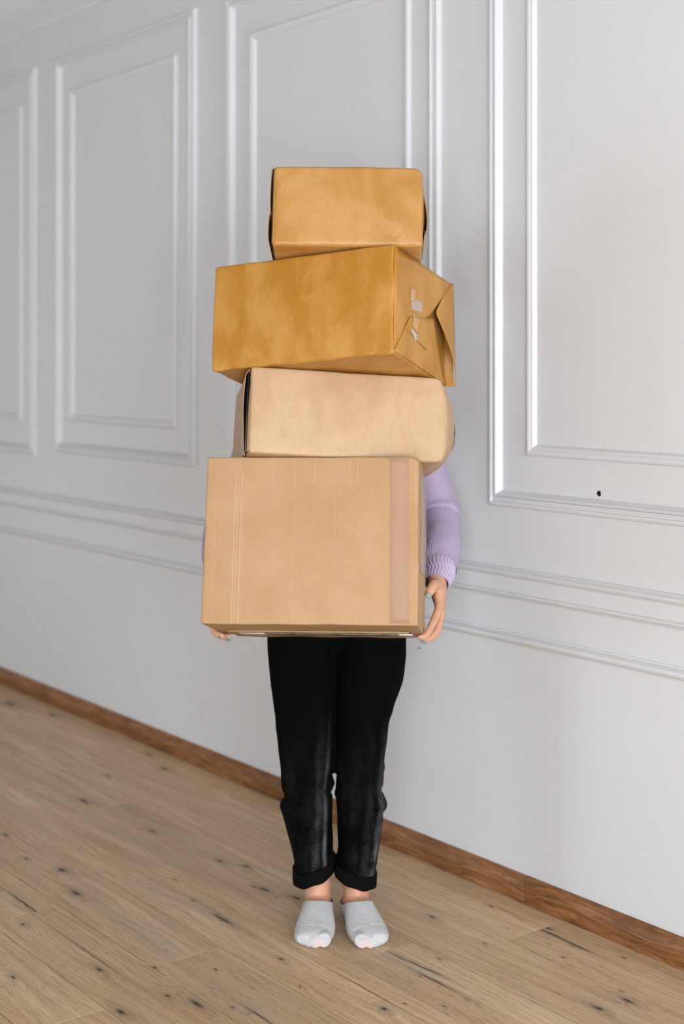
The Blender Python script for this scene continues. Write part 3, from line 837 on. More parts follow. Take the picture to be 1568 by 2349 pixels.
sheet('end_flap', flap1(0.004, H1 * .46, .0072), 10, 12, M_KR1, B1, 0.0009)
sheet('front_lip', lambda u, v: (xl + .004 - .0055 * u, -D1 / 2 + .001 + .009 * u * u, .006 + (H1 - .014) * v), 4, 10, M_KR1, B1, 0.0009)
sheet('gap_shade_sheet', lambda u, v: (xl - .0022, -D1 / 2 + .006 + .045 * u, .006 + (H1 - .014) * v), 3, 6, M_CAVITY, B1, 0.0006)  # black sheet paints the shade between lip and flaps
xr1 = W1 / 2
sheet('end_flap', lambda u, v: (xr1 + .0075 * math.sin(math.pi * v) + .0030, -D1 / 2 + .030 + .10 * u, .015 + (H1 * .6) * v), 6, 10, M_KR1, B1, 0.0009)

# ================================================================== person
PERSON = empty('person', Matrix.Translation((-0.01, 3.43, 0)))
tag(PERSON, 'person in lilac ribbed jumper and black jeans carrying a stack of boxes', 'person')
PL_INV = PERSON.matrix_local.inverted()
PO = np.array([-0.01, 3.43, 0.0])
def pm(name, V, F, mat, parent=None, smooth=True, uvs=None):
    """mesh given in world coordinates, parented to the person (or a part of it)"""
    V = np.asarray(V, float) - PO
    if uvs is None:
        me = bpy.data.meshes.new(name); me.from_pydata(V.tolist(), [], [tuple(map(int, f)) for f in F]); me.update()
        bm = bmesh.new(); bm.from_mesh(me); bmesh.ops.recalc_face_normals(bm, faces=bm.faces); bm.to_mesh(me); bm.free()
        if smooth: me.polygons.foreach_set('use_smooth', [True] * len(me.polygons))
    else: me = mesh_from(name, V, F, smooth, uvs)
    return link(name, me, mat, parent or PERSON)

# ---- materials
def m_skin():
    t = NT('skin'); o = t.obj()
    n = t.noise(o, 22, 3, 0.6); f = t.noise(o, 420, 2, 0.6)
    c = t.mix(t.mapr(n, 0.35, 0.65), (0.62, 0.315, 0.195), (0.68, 0.37, 0.245))
    t.fin(c, 0.45, t.bump(f, 0.12, 0.0004), 0.4)
    t.b.inputs['Subsurface Weight'].default_value = 0.25
    t.b.inputs['Subsurface Radius'].default_value = (1.0, 0.35, 0.2)
    t.b.inputs['Subsurface Scale'].default_value = 0.006
    return t.m
M_SKIN = m_skin()
M_NAIL = NT('grey_green_nail_polish').fin(lin(142, 148, 132), 0.18, None, 0.6)
def m_sock():
    t = NT('grey_marl_sock'); o = t.obj()
    h = t.noise(t.vec('MULTIPLY', o, (1, 1, 1.6)), 420, 3, 0.7); b = t.noise(o, 60, 2)
    c = t.mix(t.mapr(h, 0.3, 0.7), lin(174, 174, 174), lin(220, 219, 219))
    c = t.mix(t.mapr(b, 0.4, 0.7, 0, 0.25), c, lin(165, 165, 167))
    # thin worn knit over each big toe lets the skin colour through
    toe = None
    for (x, y, z) in SOCK_TOES:
        d = t.vec('LENGTH', t.vec('MULTIPLY_ADD', o, (1 / .019, 1 / .014, 1 / .016), (-(x - PO[0]) / .019, -(y - PO[1]) / .014, -z / .016)))
        g = t.mapr(t.math('ADD', d, t.math('MULTIPLY', h, 0.4)), 0.5, 1.3, 0.6, 0.0, True)
        toe = g if toe is None else t.math('MAXIMUM', toe, g)
    c = t.mix(toe, c, lin(236, 190, 172))
    w = t.sep(o)
    knit = t.math('MULTIPLY', t.math('SINE', t.math('MULTIPLY', w[0], 2 * math.pi / .0016)), t.math('SINE', t.math('MULTIPLY', t.math('SUBTRACT', w[2], w[1]), 2 * math.pi / .0018)))
    return t.fin(c, 0.95, t.bump(t.math('ADD', h, t.math('MULTIPLY', knit, .5)), 0.3, 0.0006), 0.1)
def m_denim():
    t = NT('black_denim'); o = t.obj(); x = t.sep(o)
    n = t.noise(t.vec('MULTIPLY', o, (1, 1, .35)), 55, 4, 0.65); f = t.noise(t.vec('MULTIPLY', o, (1, 1, .4)), 700, 2, 0.6)
    big = t.noise(t.vec('MULTIPLY', o, (1, 1, .5)), 13, 3, 0.55)
    # wear: stronger on the lower legs, along the seams (x positions of the seams vary with height)
    low = t.mapr(x[2], 0.50, 0.18, 0.0, 1.0, True)
    wear = t.math('MULTIPLY', t.mapr(big, .42, .70, 0.0, .17), low)
    for (pts, wd, amt) in DENIM_SEAMS:
        # seam x as a piecewise linear function of height
        cv = t.n('ShaderNodeFloatCurve'); t.l(t.mapr(x[2], 0.0, 0.8), cv.inputs[1])
        cu = cv.mapping.curves[0]
        P = sorted([(z / .8, (sx - PO[0]) * 2 + .5) for z, sx in pts])
        while len(cu.points) < len(P): cu.points.new(0.5, 0.5)
        for q, (a, b) in zip(cu.points, P): q.location = (a, b); q.handle_type = 'VECTOR'
        cv.mapping.update()
        sx = t.math('MULTIPLY', t.math('SUBTRACT', cv.outputs[0], .5), .5)
        d = t.math('ABSOLUTE', t.math('SUBTRACT', x[0], sx))
        g = t.math('MULTIPLY', t.mapr(d, 0.0, wd, amt, 0.0, True), t.mapr(x[1], 0.03, -0.01))
        wear = t.math('MAXIMUM', wear, t.math('MULTIPLY', g, t.mapr(x[2], .50, .22, .03, 1.0)))
    wear = t.math('MULTIPLY', wear, t.mapr(t.math('ADD', n, t.math('MULTIPLY', f, .6)), .64, 0.98, 0.05, 1.5))
    c = t.mix(t.math('MULTIPLY', wear, .85, clamp=True), (0.0022, 0.0023, 0.0021), (0.105, 0.111, 0.114))
    tw = t.math('SINE', t.math('MULTIPLY', t.math('ADD', x[0], t.math('MULTIPLY', x[2], .6)), 2 * math.pi / .0017))
    return t.fin(c, 0.9, t.bump(t.math('ADD', f, t.math('MULTIPLY', tw, .3)), 0.25, 0.0006), 0.03)
def m_knit(name, ribs, rows, depth):
    t = NT(name); u = t.uv(); x = t.sep(u)
    w = t.math('SINE', t.math('MULTIPLY', x[0], 2 * math.pi * ribs))
    st = t.math('SINE', t.math('ADD', t.math('MULTIPLY', x[1], 2 * math.pi * rows), t.math('MULTIPLY', w, 1.2)))
    n = t.noise(t.obj(), 500, 3, 0.7); b = t.noise(t.obj(), 30, 3)
    c = t.mix(t.mapr(w, -1, .6), (0.315, 0.238, 0.375), (0.555, 0.455, 0.600))
    c = t.mix(t.mapr(st, -1, 1, .25, 0), c, (0.44, 0.35, 0.55))
    c = t.mix(t.mapr(n, .4, .75, 0, .35), c, (0.66, 0.58, 0.72))
    n1 = t.bump(t.math('ADD', w, t.math('MULTIPLY', st, .4)), 0.6, depth)
    n1 = t.bump(n, 0.25, 0.0008, n1)
    return t.fin(c, 0.95, n1, 0.1, Sheen_Weight=0.08)
M_KNIT = m_knit('lilac_ribbed_knit', 72, 110, 0.0009)
M_CUFF = m_knit('lilac_cuff_rib', 26, 0, 0.0012)
def m_knit_plain():
    t = NT('lilac_knit_torso'); o = t.obj(); x = t.sep(o)
    w = t.math('SINE', t.math('MULTIPLY', x[0], 2 * math.pi / .006)); n = t.noise(o, 500, 3, .7)
    c = t.mix(t.mapr(w, -1, .6), (0.335, 0.250, 0.430), (0.545, 0.440, 0.640))
    return t.fin(c, .95, t.bump(t.math('ADD', w, n), .5, .001), .1)
M_KNIT_T = m_knit_plain()
M_HAIR = NT('brown_hair').fin((0.07, 0.035, 0.018), 0.5)
M_EYE = NT('eye_white').fin((0.8, 0.8, 0.78), 0.2)
M_IRIS = NT('brown_iris').fin((0.06, 0.03, 0.015), 0.15)

# ---- feet and socks : foot space x = towards the big toe, y = towards the toes, z up, origin at the back of the heel
def foot_parts(g=0.0):
    ys = [-.002, .006, .020, .045, .075, .105, .135, .160, .182, .202, .216]
    hw = [.012, .023, .029, .030, .031, .034, .0395, .0430, .0430, .0395, .0330]
    xo = [0, 0, 0, 0, .001, .001, .001, .001, .000, -.001, -.001]
    tp = [.030, .046, .060, .070, .074, .066, .053, .043, .036, .0305, .025]
    bt = [.012, .003, .0, .0, .001, .002, .001, .0, .0, .001, .004]
    n = 30; t = np.linspace(0, 1, n); k = np.linspace(0, 1, len(ys))
    yy, hh, xx, tt, bb = (np.interp(t, k, a) for a in (ys, hw, xo, tp, bt))
    C = np.stack([xx, yy, (tt + bb) / 2], 1)
    v, f, _ = loft(C, (tt - bb) / 2 + g, hh + g, 28, (0, 0, 1), power=2.4)
    parts = [(v, f)]
    for (x, y, L, r) in ((.0245, .203, .026, .0138), (.0055, .209, .022, .0108), (-.0095, .204, .021, .0100), (-.0225, .195, .020, .0095), (-.0335, .182, .019, .0095)):
        parts.append(tube([(x * .9, y - .03, r + .004), (x, y + L * .4, r + .002), (x * 1.0, y + L - r, r + .000)], [r * .95 + g, r + g, r * .85 + g], 8, 12))
    C = [(0, .048, .030), (0, .050, .050), (0, .052, .066), (0, .053, .085), (0, .054, .105)]
    v, f, _ = loft(C, [.040 + g, .041 + g, .040 + g, .037 + g, .036 + g], [.028 + g, .029 + g, .0305 + g, .030 + g, .029 + g], 26, (0, 1, 0))
    parts.append((v, f))
    return parts
FEET = []     # (heel position, direction angle, side)  side +1: big toe towards +X
FEET.append((np.array([-.0525, 3.492, 0]), math.radians(-180 - 3.5), 1))
FEET.append((np.array([.0215, 3.486, 0]), math.radians(180 + 12.5), -1))
def foot_to_world(P, ft):
    hp, a, sd = ft
    P = np.asarray(P, float).copy(); x = P[:, 0].copy(); y = P[:, 1].copy()
    # forward = towards the camera (-Y)
    fwd = np.array([-math.sin(a), math.cos(a)])
    right = np.array([-fwd[1], fwd[0]])          # for fwd=(0,-1): right=(1,0)
    out = np.empty_like(P)
    out[:, 0] = hp[0] + fwd[0] * y + right[0] * x * sd
    out[:, 1] = hp[1] + fwd[1] * y + right[1] * x * sd
    out[:, 2] = P[:, 2]
    return out
SOCK_TOES = []
for ft in FEET:
    SOCK_TOES.append(tuple(foot_to_world([(.017, .230, .011)], ft)[0]))
M_SOCK = m_sock()
for fi, ft in enumerate(FEET):
    V, N, F = union(foot_parts(.0022), 0.0026, 10)
    V[:, 2] = np.maximum(V[:, 2], 0.0005)
    keep = V[:, 2] < np.maximum(.040 + .47 * (V[:, 1] - .055), .037)
    V, F = cut(V, F, keep)
    W_ = foot_to_world(V, ft)
    so = pm('sock', W_, F, M_SOCK)
    sol = so.modifiers.new('thickness', 'SOLIDIFY'); sol.thickness = 0.0016; sol.offset = 1
    tag(so, 'light grey ankle sock with the big toe showing through')
    # toe seam and cuff edge stitched on the knit
    bv = BVHTree.FromPolygons([Vector(p) for p in W_], F)
    pts = []
    for k in range(25):
        x = -.040 + .078 * k / 24
        y = .186 - .10 * (x - .004) ** 2 / .04 * .25 + .010 * x / .04 * .5
        w0 = foot_to_world([(x, y, .15)], ft)[0]
        hit = bv.ray_cast(Vector(w0), Vector((0, 0, -1)))
        if hit[0] is not None and hit[0].z > .012: pts.append(np.array(hit[0]) + np.array([0, 0, .0012]))
    v, f = tube(pts, [.0011] * len(pts), len(pts) * 2, 6)
    pm('toe_seam', v, f, M_SOCK, so)

# ---- legs: silhouette of the jeans by height (picture rows), both legs
LEG = [ # row, left leg xl, xr, right leg xl, xr, depth Y of the leg axis
 (1440, 611, 776, 768, 933, 3.470), (1460, 612, 774, 770, 932, 3.468), (1500, 613, 771, 770, 931, 3.464), (1550, 618, 769, 769, 924, 3.458), (1600, 624, 768, 768, 907, 3.452), (1645, 630, 766, 768, 893, 3.448),
 (1700, 636, 766, 768, 886, 3.443), (1750, 640, 766, 769, 879, 3.440), (1790, 643, 763, 771, 879, 3.438), (1815, 649, 761, 770, 878, 3.437), (1850, 645, 763, 771, 883, 3.436),
 (1890, 655, 763, 773, 877, 3.436), (1940, 667, 764, 774, 870, 3.436), (1985, 676, 764, 770, 862, 3.436), (2010, 682, 763, 771, 859, 3.436), (2022, 684, 762, 773, 858, 3.436)]
def leg_loft(side, shrink=0.0, seg=40):
    C, A, B = [], [], []
    for (y, a, b, c, d, Y) in LEG:
        l, r = (a, b) if side == 0 else (c, d)
        pl, pr = pix(l, y, Y), pix(r, y, Y)
        C.append((pl + pr) / 2); w = (pr[0] - pl[0]) / 2 - shrink; B.append(w); A.append(max(w * 1.02, 0.046 - shrink))
    C = [C[0] + np.array([0, .004, .10])] + C
    A = [A[0] * 1.05] + A; B = [B[0]] + B
    Cs = catmull(C, 70); t = np.linspace(0, 1, 71); k = np.linspace(0, 1, len(A))
    As, Bs = np.interp(t, k, A), np.interp(t, k, B)
    Cs[:, 1] -= 0  # axis depth as measured
    return loft(Cs, As, Bs, seg, (0, 1, 0), power=2.15)
pelvis = loft([(-.0125, 3.470, .62), (-.0125, 3.470, .70), (-.0125, 3.476, .78), (-.0125, 3.490, .86), (-.0120, 3.508, .95)], [.030, .098, .112, .106, .098], [.030, .1655, .168, .158, .140], 48, (0, 1, 0), power=2.3)
V, N, F = union([leg_loft(0)[:2], leg_loft(1)[:2], pelvis[:2]], 0.0034, 5)
# folds of the cloth
def denim_fold(p, n):
    d = 0.0
    x, y, z = p
    left = x < (pix(768, 1700, 3.44)[0])
    front = smoothstep(3.47, 3.40, y)
    d += 0.0022 * noise.noise(Vector((x * 16, y * 16, z * 9))) + 0.0016 * noise.noise(Vector((x * 30 + 4, y * 30, z * 24)))
    def diag(x0, z0, sl, wd, amp, xa, xb):
        zc = z0 + sl * (x - x0)
        m = smoothstep(xa - .01, xa + .01, x) * smoothstep(xb + .01, xb - .01, x)
        return amp * math.exp(-((z - zc) / wd) ** 2) * m
    # around the knees and shins, as the cloth stacks above the cuffs
    if left:
        d += diag(-.14, .295, .02, .008, -.0050, -.20, -.09) + diag(-.13, .272, -.15, .010, .0035, -.20, -.06)
        d += diag(-.06, .330, .75, .010, -.0035, -.12, -.02) + diag(-.06, .300, .6, .010, .0030, -.12, -.02)
        d += diag(-.03, .345, 0, .006, -.004, -.04, .0) + diag(-.03, .325, 0, .006, .003, -.04, .0) + diag(-.03, .303, 0, .006, -.004, -.04, .0)
    else:
        d += diag(.07, .325, -.6, .010, -.0040, .04, .13) + diag(.08, .290, -.7, .012, .0040, .05, .13) + diag(.09, .262, -.6, .010, -.004, .05, .13)
        d += diag(.06, .345, .5, .010, .0030, .03, .12) + diag(0, .345, 0, .007, -.003, -.02, .02) + diag(0, .300, 0, .007, .003, -.02, .02)
        # pocket side bulge of the hip seam
        d += diag(.10, .53, -2.2, .03, .0025, .05, .16)
    return d
dv = np.array([denim_fold(p, n) for p, n in zip(V, N)])
V = V + N * dv[:, None]
hemL, hemR = (pix(672, 2005, 3.436), pix(767, 1975, 3.436)), (pix(766, 1982, 3.436), pix(861, 2010, 3.436))
def hem_z(x, hm): return (hm[0][2] + hm[1][2]) / 2 + (hm[1][2] - hm[0][2]) / (hm[1][0] - hm[0][0]) * (x - (hm[0][0] + hm[1][0]) / 2)
V, F = cut(V, F, V[:, 2] > np.where(V[:, 0] < (hemL[1][0] + hemR[0][0]) / 2, hem_z(V[:, 0], hemL), hem_z(V[:, 0], hemR)) - .008)
def zrow(y, Y=3.43): return H - (y - CY) / FPX * Y
def xcol(x, Y=3.40): return (x - CX) / FPX * Y
DENIM_SEAMS = [([(zrow(y), xcol(x)) for x, y in ((762, 1560), (758, 1640), (752, 1740), (743, 1800), (746, 1840), (745, 1900), (743, 1950), (746, 2000))], .008, .9),
               ([(zrow(y), xcol(x)) for x, y in ((928, 1500), (915, 1550), (895, 1600), (885, 1660), (880, 1740), (874, 1800), (877, 1850), (868, 1900), (860, 1950), (853, 2000))], .015, .75),
               ([(zrow(y), xcol(x)) for x, y in ((735, 1760), (733, 1850), (726, 1900), (722, 1950), (724, 2000))], .020, .30),
               ([(zrow(y), xcol(x)) for x, y in ((850, 1760), (852, 1850), (845, 1900), (838, 1950), (838, 2000))], .020, .16)]
M_DENIM = m_denim()
M_CUFFJ = NT('black_denim_turn_up').fin((0.0030, 0.0031, 0.0028), 0.92, None, 0.08)
JE = pm('jeans', V, F, M_DENIM)
tag(JE, 'black faded denim jeans with turned-up hems')
# stitched seam ridge down the inside of one leg
bvj = BVHTree.FromPolygons([Vector(p) for p in V], F)
def on_jeans(px, py, lift=.0006):
    d = Vector((pix(px, py, 1) - np.array([0, 0, H]))).normalized()
    h = bvj.ray_cast(Vector((0, 0, H)), d)
    return None if h[0] is None else np.array(h[0] + h[1] * (-1 if h[1].dot(d) > 0 else 1) * lift)
for L in ([(752, 1740), (744, 1795), (747, 1840), (746, 1880), (745, 1920), (745, 1960), (746, 1998)], [(750, 1745), (741, 1795), (744, 1840), (743, 1880), (742, 1920), (742, 1960), (743, 1998)]):
    P = [q for q in (on_jeans(*c) for c in catmull([(*p, 0) for p in L], 40)[:, :2]) if q is not None]
    if len(P) > 4:
        v, f = tube(P, [.0009] * len(P), len(P), 6); pm('seam', v, f, M_DENIM, JE)
# turned-up hems
def hem(side):
    cl, cr = hemL if side == 0 else hemR
    c = (cl + cr) / 2; R = (cr[0] - cl[0]) / 2; slope = (cr[2] - cl[2]) / (cr[0] - cl[0])
    prof = []                                   # (outwards, height) closed ring profile: a soft folded band 35 mm tall
    hgt, th = .033, .0062
    for k in range(8):
        a = math.pi * k / 7; prof.append((math.cos(a) * th / 2, hgt / 2 - th / 2 + math.sin(a) * th / 2))
    for k in range(8):
        a = math.pi + math.pi * k / 7; prof.append((math.cos(a) * th / 2, -hgt / 2 + th / 2 + math.sin(a) * th / 2))
    v, f = [], []; seg = 64; n = len(prof)
    for i in range(seg):
        a = 2 * math.pi * i / seg; ca, sa = math.cos(a), math.sin(a)
        rx = R - th / 2 + .0014 + .0010 * math.sin(3 * a + side); ry = R * 1.09
        for (o, h) in prof:
            w = .0018 * math.sin(5 * a + 2 * side) * (1 if h > 0 else .4)
            x, y = c[0] + (rx + o + w) * ca, c[1] + (ry + o + w) * sa
            z = c[2] + h + slope * (x - c[0]) + .010 * sa - .004 * ca * ca + .0012 * math.sin(7 * a)
            v.append((x, y, z))
        for j in range(n):
            f.append((i * n + j, i * n + (j + 1) % n, ((i + 1) % seg) * n + (j + 1) % n, ((i + 1) % seg) * n + j))
    return pm('turn_up', v, f, M_CUFFJ, JE)
hem(0); hem(1)

# ---- arms, hands
SHR, ELR, WRR = np.array([.160, 3.598, 1.285]), np.array([.243, 3.565, .955]), np.array([.2215, 3.348, .820])
SHL, ELL, WRL = np.array([-.182, 3.598, 1.285]), np.array([-.272, 3.555, .955]), np.array([-.277, 3.372, .812])
HAND_R = dict(
    wrist=WRR, palm=[(WRR + (ELR - WRR) * .12, .024, .020), (WRR, .027, .0225), ((.2235, 3.325, .795), .032, .0185), ((.2240, 3.312, .780), .037, .0140), ((.2255, 3.302, .764), .037, .0115), ((.2230, 3.290, .752), .033, .0090)],
    fingers=[[(.2205, 3.290, .790), (.2195, 3.270, .772), (.2049, 3.235, .7458), (.1868, 3.200, .7248), (.1725, 3.178, .7222)],
             [(.2250, 3.305, .788), (.2265, 3.293, .765), (.2157, 3.263, .7270), (.1970, 3.233, .7120), (.1800, 3.210, .7130)],
             [(.2255, 3.322, .786), (.2280, 3.313, .762), (.2190, 3.287, .7210), (.2000, 3.260, .7040), (.1830, 3.240, .7050)],
             [(.2240, 3.338, .786), (.2270, 3.333, .763), (.2200, 3.313, .7300), (.2050, 3.290, .7080), (.1900, 3.271, .6975)]],
    thumb=[(.2215, 3.325, .812), (.2165, 3.293, .822), (.2080, 3.262, .826), (.2000, 3.246, .8170), (.1947, 3.240, .8085)])
HAND_L = dict(
    wrist=WRL, palm=[(WRL + (ELL - WRL) * .12, .024, .020), (WRL, .025, .0195), ((-.2860, 3.350, .792), .032, .0165), ((-.2910, 3.335, .778), .037, .0135), ((-.2930, 3.325, .762), .037, .0115), ((-.2925, 3.312, .750), .033, .0090)],
    fingers=[[(-.2890, 3.315, .790), (-.2920, 3.296, .772), (-.2930, 3.245, .7490), (-.2840, 3.212, .7288), (-.2680, 3.192, .7245)],
             [(-.2910, 3.330, .788), (-.2940, 3.316, .765), (-.2920, 3.276, .7290), (-.2740, 3.245, .7135), (-.2560, 3.226, .7160)],
             [(-.2915, 3.345, .786), (-.2950, 3.336, .762), (-.2930, 3.306, .7230), (-.2740, 3.280, .7060), (-.2560, 3.262, .7065)],
             [(-.2900, 3.362, .786), (-.2940, 3.356, .763), (-.2920, 3.334, .7300), (-.2780, 3.312, .7080), (-.2620, 3.296, .6975)]],
    thumb=[(-.2850, 3.345, .812), (-.2860, 3.312, .826), (-.2870, 3.278, .834), (-.2880, 3.255, .832), (-.2880, 3.240, .828)])
FR_R = [[.0105, .0100, .0090, .0080, .0068], [.0105, .0100, .0092, .0082, .0070], [.0100, .0095, .0088, .0078, .0066], [.0090, .0085, .0078, .0070, .0060]]
def hand_parts(hd):
    C = np.array([np.asarray(p[0], float) for p in hd['palm']]); A = [p[1] for p in hd['palm']]; B = [p[2] for p in hd['palm']]
    n = 20; Cs = catmull(list(C), n); t = np.linspace(0, 1, n + 1); k = np.linspace(0, 1, len(A))
    ref = np.asarray(hd['fingers'][3][1]) - np.asarray(hd['fingers'][0][1])
    v, f, _ = loft(Cs, np.interp(t, k, A), np.interp(t, k, B), 22, tuple(ref), power=2.4)
    out = [(v, f)]
    for P, R_ in zip(hd['fingers'], FR_R): out.append(tube(P, R_, 24, 14, (0.1, 1, 0.2)))
    out.append(tube(hd['thumb'], [.0150, .0135, .0115, .0108, .0092], 24, 14, (0.1, 0.2, 1)))
    return out
# ---- body: one continuous skin surface
def limb(P, R, n=26, seg=20, ref=(0, 1, 0)): return tube(P, R, n, seg, ref)
parts = []
parts += hand_parts(HAND_R) + hand_parts(HAND_L)
for (S_, E_, W_) in ((SHR, ELR, WRR), (SHL, ELL, WRL)):
    k_ = 1 if W_[0] > 0 else -1; dx = 0 if k_ > 0 else -.022
    parts.append(limb([S_, (k_ * .172 + dx, 3.600, 1.190), (k_ * .199 + dx * 1.2, 3.597, 1.090), (k_ * .227 + dx * 1.4, 3.588, 1.010), E_ + [0, .004, 0]], [.040, .036, .034, .031, .029]))
    parts.append(limb([E_ + [0, .004, 0], E_ * .6 + W_ * .4, W_ + (E_ - W_) * .05], [.029, .030, .0215]))
parts.append(loft([(-.0125, 3.476, .74), (-.0125, 3.480, .79), (-.0125, 3.492, .86), (-.0115, 3.520, .98), (-.0110, 3.560, 1.10), (-.0110, 3.590, 1.22), (-.0110, 3.600, 1.29), (-.0110, 3.603, 1.335)],
                  [.070, .095, .088, .080, .088, .088, .066, .045], [.110, .145, .135, .112, .125, .140, .150, .075], 40, (0, 1, 0))[:2])
parts.append(limb([(-.011, 3.603, 1.31), (-.011, 3.604, 1.37), (-.011, 3.600, 1.44)], [.056, .050, .050]))
HC = np.array([-.011, 3.598, 1.525])
parts.append(ellipsoid(HC + [0, .008, .030], (.072, .090, .092), 32, 20))            # skull
parts.append(ellipsoid(HC + [0, -.022, -.040], (.060, .066, .074), 28, 18))            # face and jaw
parts.append(ellipsoid(HC + [0, -.058, -.092], (.020, .018, .016)))                    # chin
parts.append(tube([HC + [0, -.084, .012], HC + [0, -.094, -.012], HC + [0, -.103, -.030]], [.006, .008, .010], 10, 10))   # nose
for s_ in (-1, 1):
    parts.append(ellipsoid(HC + [s_ * .009, -.094, -.033], (.008, .009, .007)))
    parts.append(ellipsoid(HC + [s_ * .073, .006, -.010], (.007, .018, .030)))             # ears
    parts.append(ellipsoid(HC + [s_ * .026, -.078, .020], (.022, .010, .007)))             # brow
    parts.append(ellipsoid(HC + [s_ * .036, -.066, -.028], (.020, .016, .016)))            # cheek
parts.append(ellipsoid(HC + [0, -.083, -.058], (.022, .009, .006))); parts.append(ellipsoid(HC + [0, -.081, -.069], (.019, .009, .006)))   # lips
for side in (0, 1):
    v, f, _ = leg_loft(side, .014, 24); v = np.array(v); v = v[:]; parts.append((list(v), f))
    ft = FEET[side]
    ank = foot_to_world([(0, .053, .02)], ft)[0]
    kn_ = pix(*( (724, 1960) if side == 0 else (820, 1960)), 3.436)
    tp_ = np.array([kn_[0], 3.440, kn_[2]])
    a = lambda z, dy=0: ank * (1 - (z - .02) / (kn_[2] - .02)) + tp_ * ((z - .02) / (kn_[2] - .02)) + np.array([0, dy, 0]) - np.array([0, 0, 0])
    CC = [np.array([*(a(z)[:2]), z]) for z in (.020, .045, .070, .095, .120, .150, .190)]
    v, f, _ = loft(catmull(CC, 18), np.interp(np.linspace(0, 1, 19), np.linspace(0, 1, 7), [.037, .0395, .0385, .035, .034, .036, .040]),
                   np.interp(np.linspace(0, 1, 19), np.linspace(0, 1, 7), [.0275, .0305, .0312, .0285, .0280, .031, .037]), 24, (0, 1, 0))
    parts.append((v, f))
    for sx in (-1, 1):                      # ankle bones
        parts.append(ellipsoid(np.array([*(a(.078)[:2]), .078]) + [sx * .0255, .008, 0], (.0095, .013, .014)))
    fp = foot_parts(-.0015)
    parts += [(list(foot_to_world(np.array(p[0]), ft)), p[1]) for p in fp]
V, N, F = union(parts, 0.0026, 4, .5)
V[:, 2] = np.maximum(V[:, 2], 0.003)
BODY = pm('body', V, F, M_SKIN)
# nails
def nail(tip, prev, normal, L, Wd):
    d = np.asarray(tip, float) - np.asarray(prev, float); d /= np.linalg.norm(d)
    nrm = np.asarray(normal, float); nrm -= d * nrm.dot(d); nrm /= np.linalg.norm(nrm)
    q = np.cross(d, nrm)
    v, f = [], []; nu, nv = 8, 10
    for j in range(nv + 1):
        tt = j / nv
        wv = Wd * (math.sin(math.pi * min(1, (tt + .10) * .62)) ** .6)
        for i in range(nu + 1):
            s_ = -1 + 2 * i / nu
            base = np.asarray(tip, float) + d * (-L * .62 + L * tt) + q * wv * s_ + nrm * (-.0020 * s_ * s_ - .0016 * tt * tt)
            v.append(base)
    m = len(v); v += [p - nrm * .0009 for p in v]
    I = lambda j, i: j * (nu + 1) + i
    for j in range(nv):
        for i in range(nu):
            f.append((I(j, i), I(j, i + 1), I(j + 1, i + 1), I(j + 1, i))); f.append((m + I(j + 1, i), m + I(j + 1, i + 1), m + I(j, i + 1), m + I(j, i)))
    bd = [I(0, i) for i in range(nu + 1)] + [I(j, nu) for j in range(1, nv + 1)] + [I(nv, i) for i in range(nu - 1, -1, -1)] + [I(j, 0) for j in range(nv - 1, 0, -1)]
    for k in range(len(bd)):
        a, b = bd[k], bd[(k + 1) % len(bd)]; f.append((b, a, m + a, m + b))
    return pm('fingernail', v, f, M_NAIL, BODY)
th = HAND_R['thumb']
nail(np.array(th[-1]) + np.array([.0012, -.0098, .000]), np.array(th[-2]) + np.array([.0022, -.0106, 0]), (.25, -1, .1), .0165, .0068)
for hd, sx in ((HAND_R, 1), (HAND_L, -1)):
    for P, R_ in zip(hd['fingers'], FR_R):
        nrm = np.array([.45 * sx, -.45, -.75]); d = np.array(P[-1]) - np.array(P[-2]); d /= np.linalg.norm(d)
        nrm -= d * nrm.dot(d); nrm /= np.linalg.norm(nrm)
        nail(np.array(P[-1]) + nrm * R_[-1] * 1.02 + d * .002, np.array(P[-2]) + nrm * R_[-2] * 1.0, nrm, .0135, .0052)
th = HAND_L['thumb']
nail(np.array(th[-1]) + np.array([-.009, 0, .001]), np.array(th[-2]) + np.array([-.010, 0, .001]), (-1, 0, .1), .0165, .0066)
# eyes and hair (turned to the back of the boxes)
for s_ in (-1, 1):
    e = pm('eye', *ellipsoid(HC + [s_ * .029, -.074, .002], (.013, .009, .007), 16, 10), M_EYE, BODY)
    pm('iris', *ellipsoid(HC + [s_ * .029, -.0815, .002], (.0052, .0025, .0055), 12, 8), M_IRIS, e)
hp = [ellipsoid(HC + [0, .020, .036], (.081, .092, .094), 32, 20), ellipsoid(HC + [0, .100, .030], (.040, .038, .040), 20, 14), ellipsoid(HC + [0, .045, -.02], (.074, .066, .075), 24, 16)]
V, N, F = union(hp, .004, 4)
keep = ~((V[:, 1] < HC[1] - .052) & (V[:, 2] < HC[2] + .070))
V, F = cut(V, F, keep)
hair = pm('hair', V + 0.0, F, M_HAIR); tag(hair, 'brown hair tied back in a bun')
hs = hair.modifiers.new('thickness', 'SOLIDIFY'); hs.thickness = .004

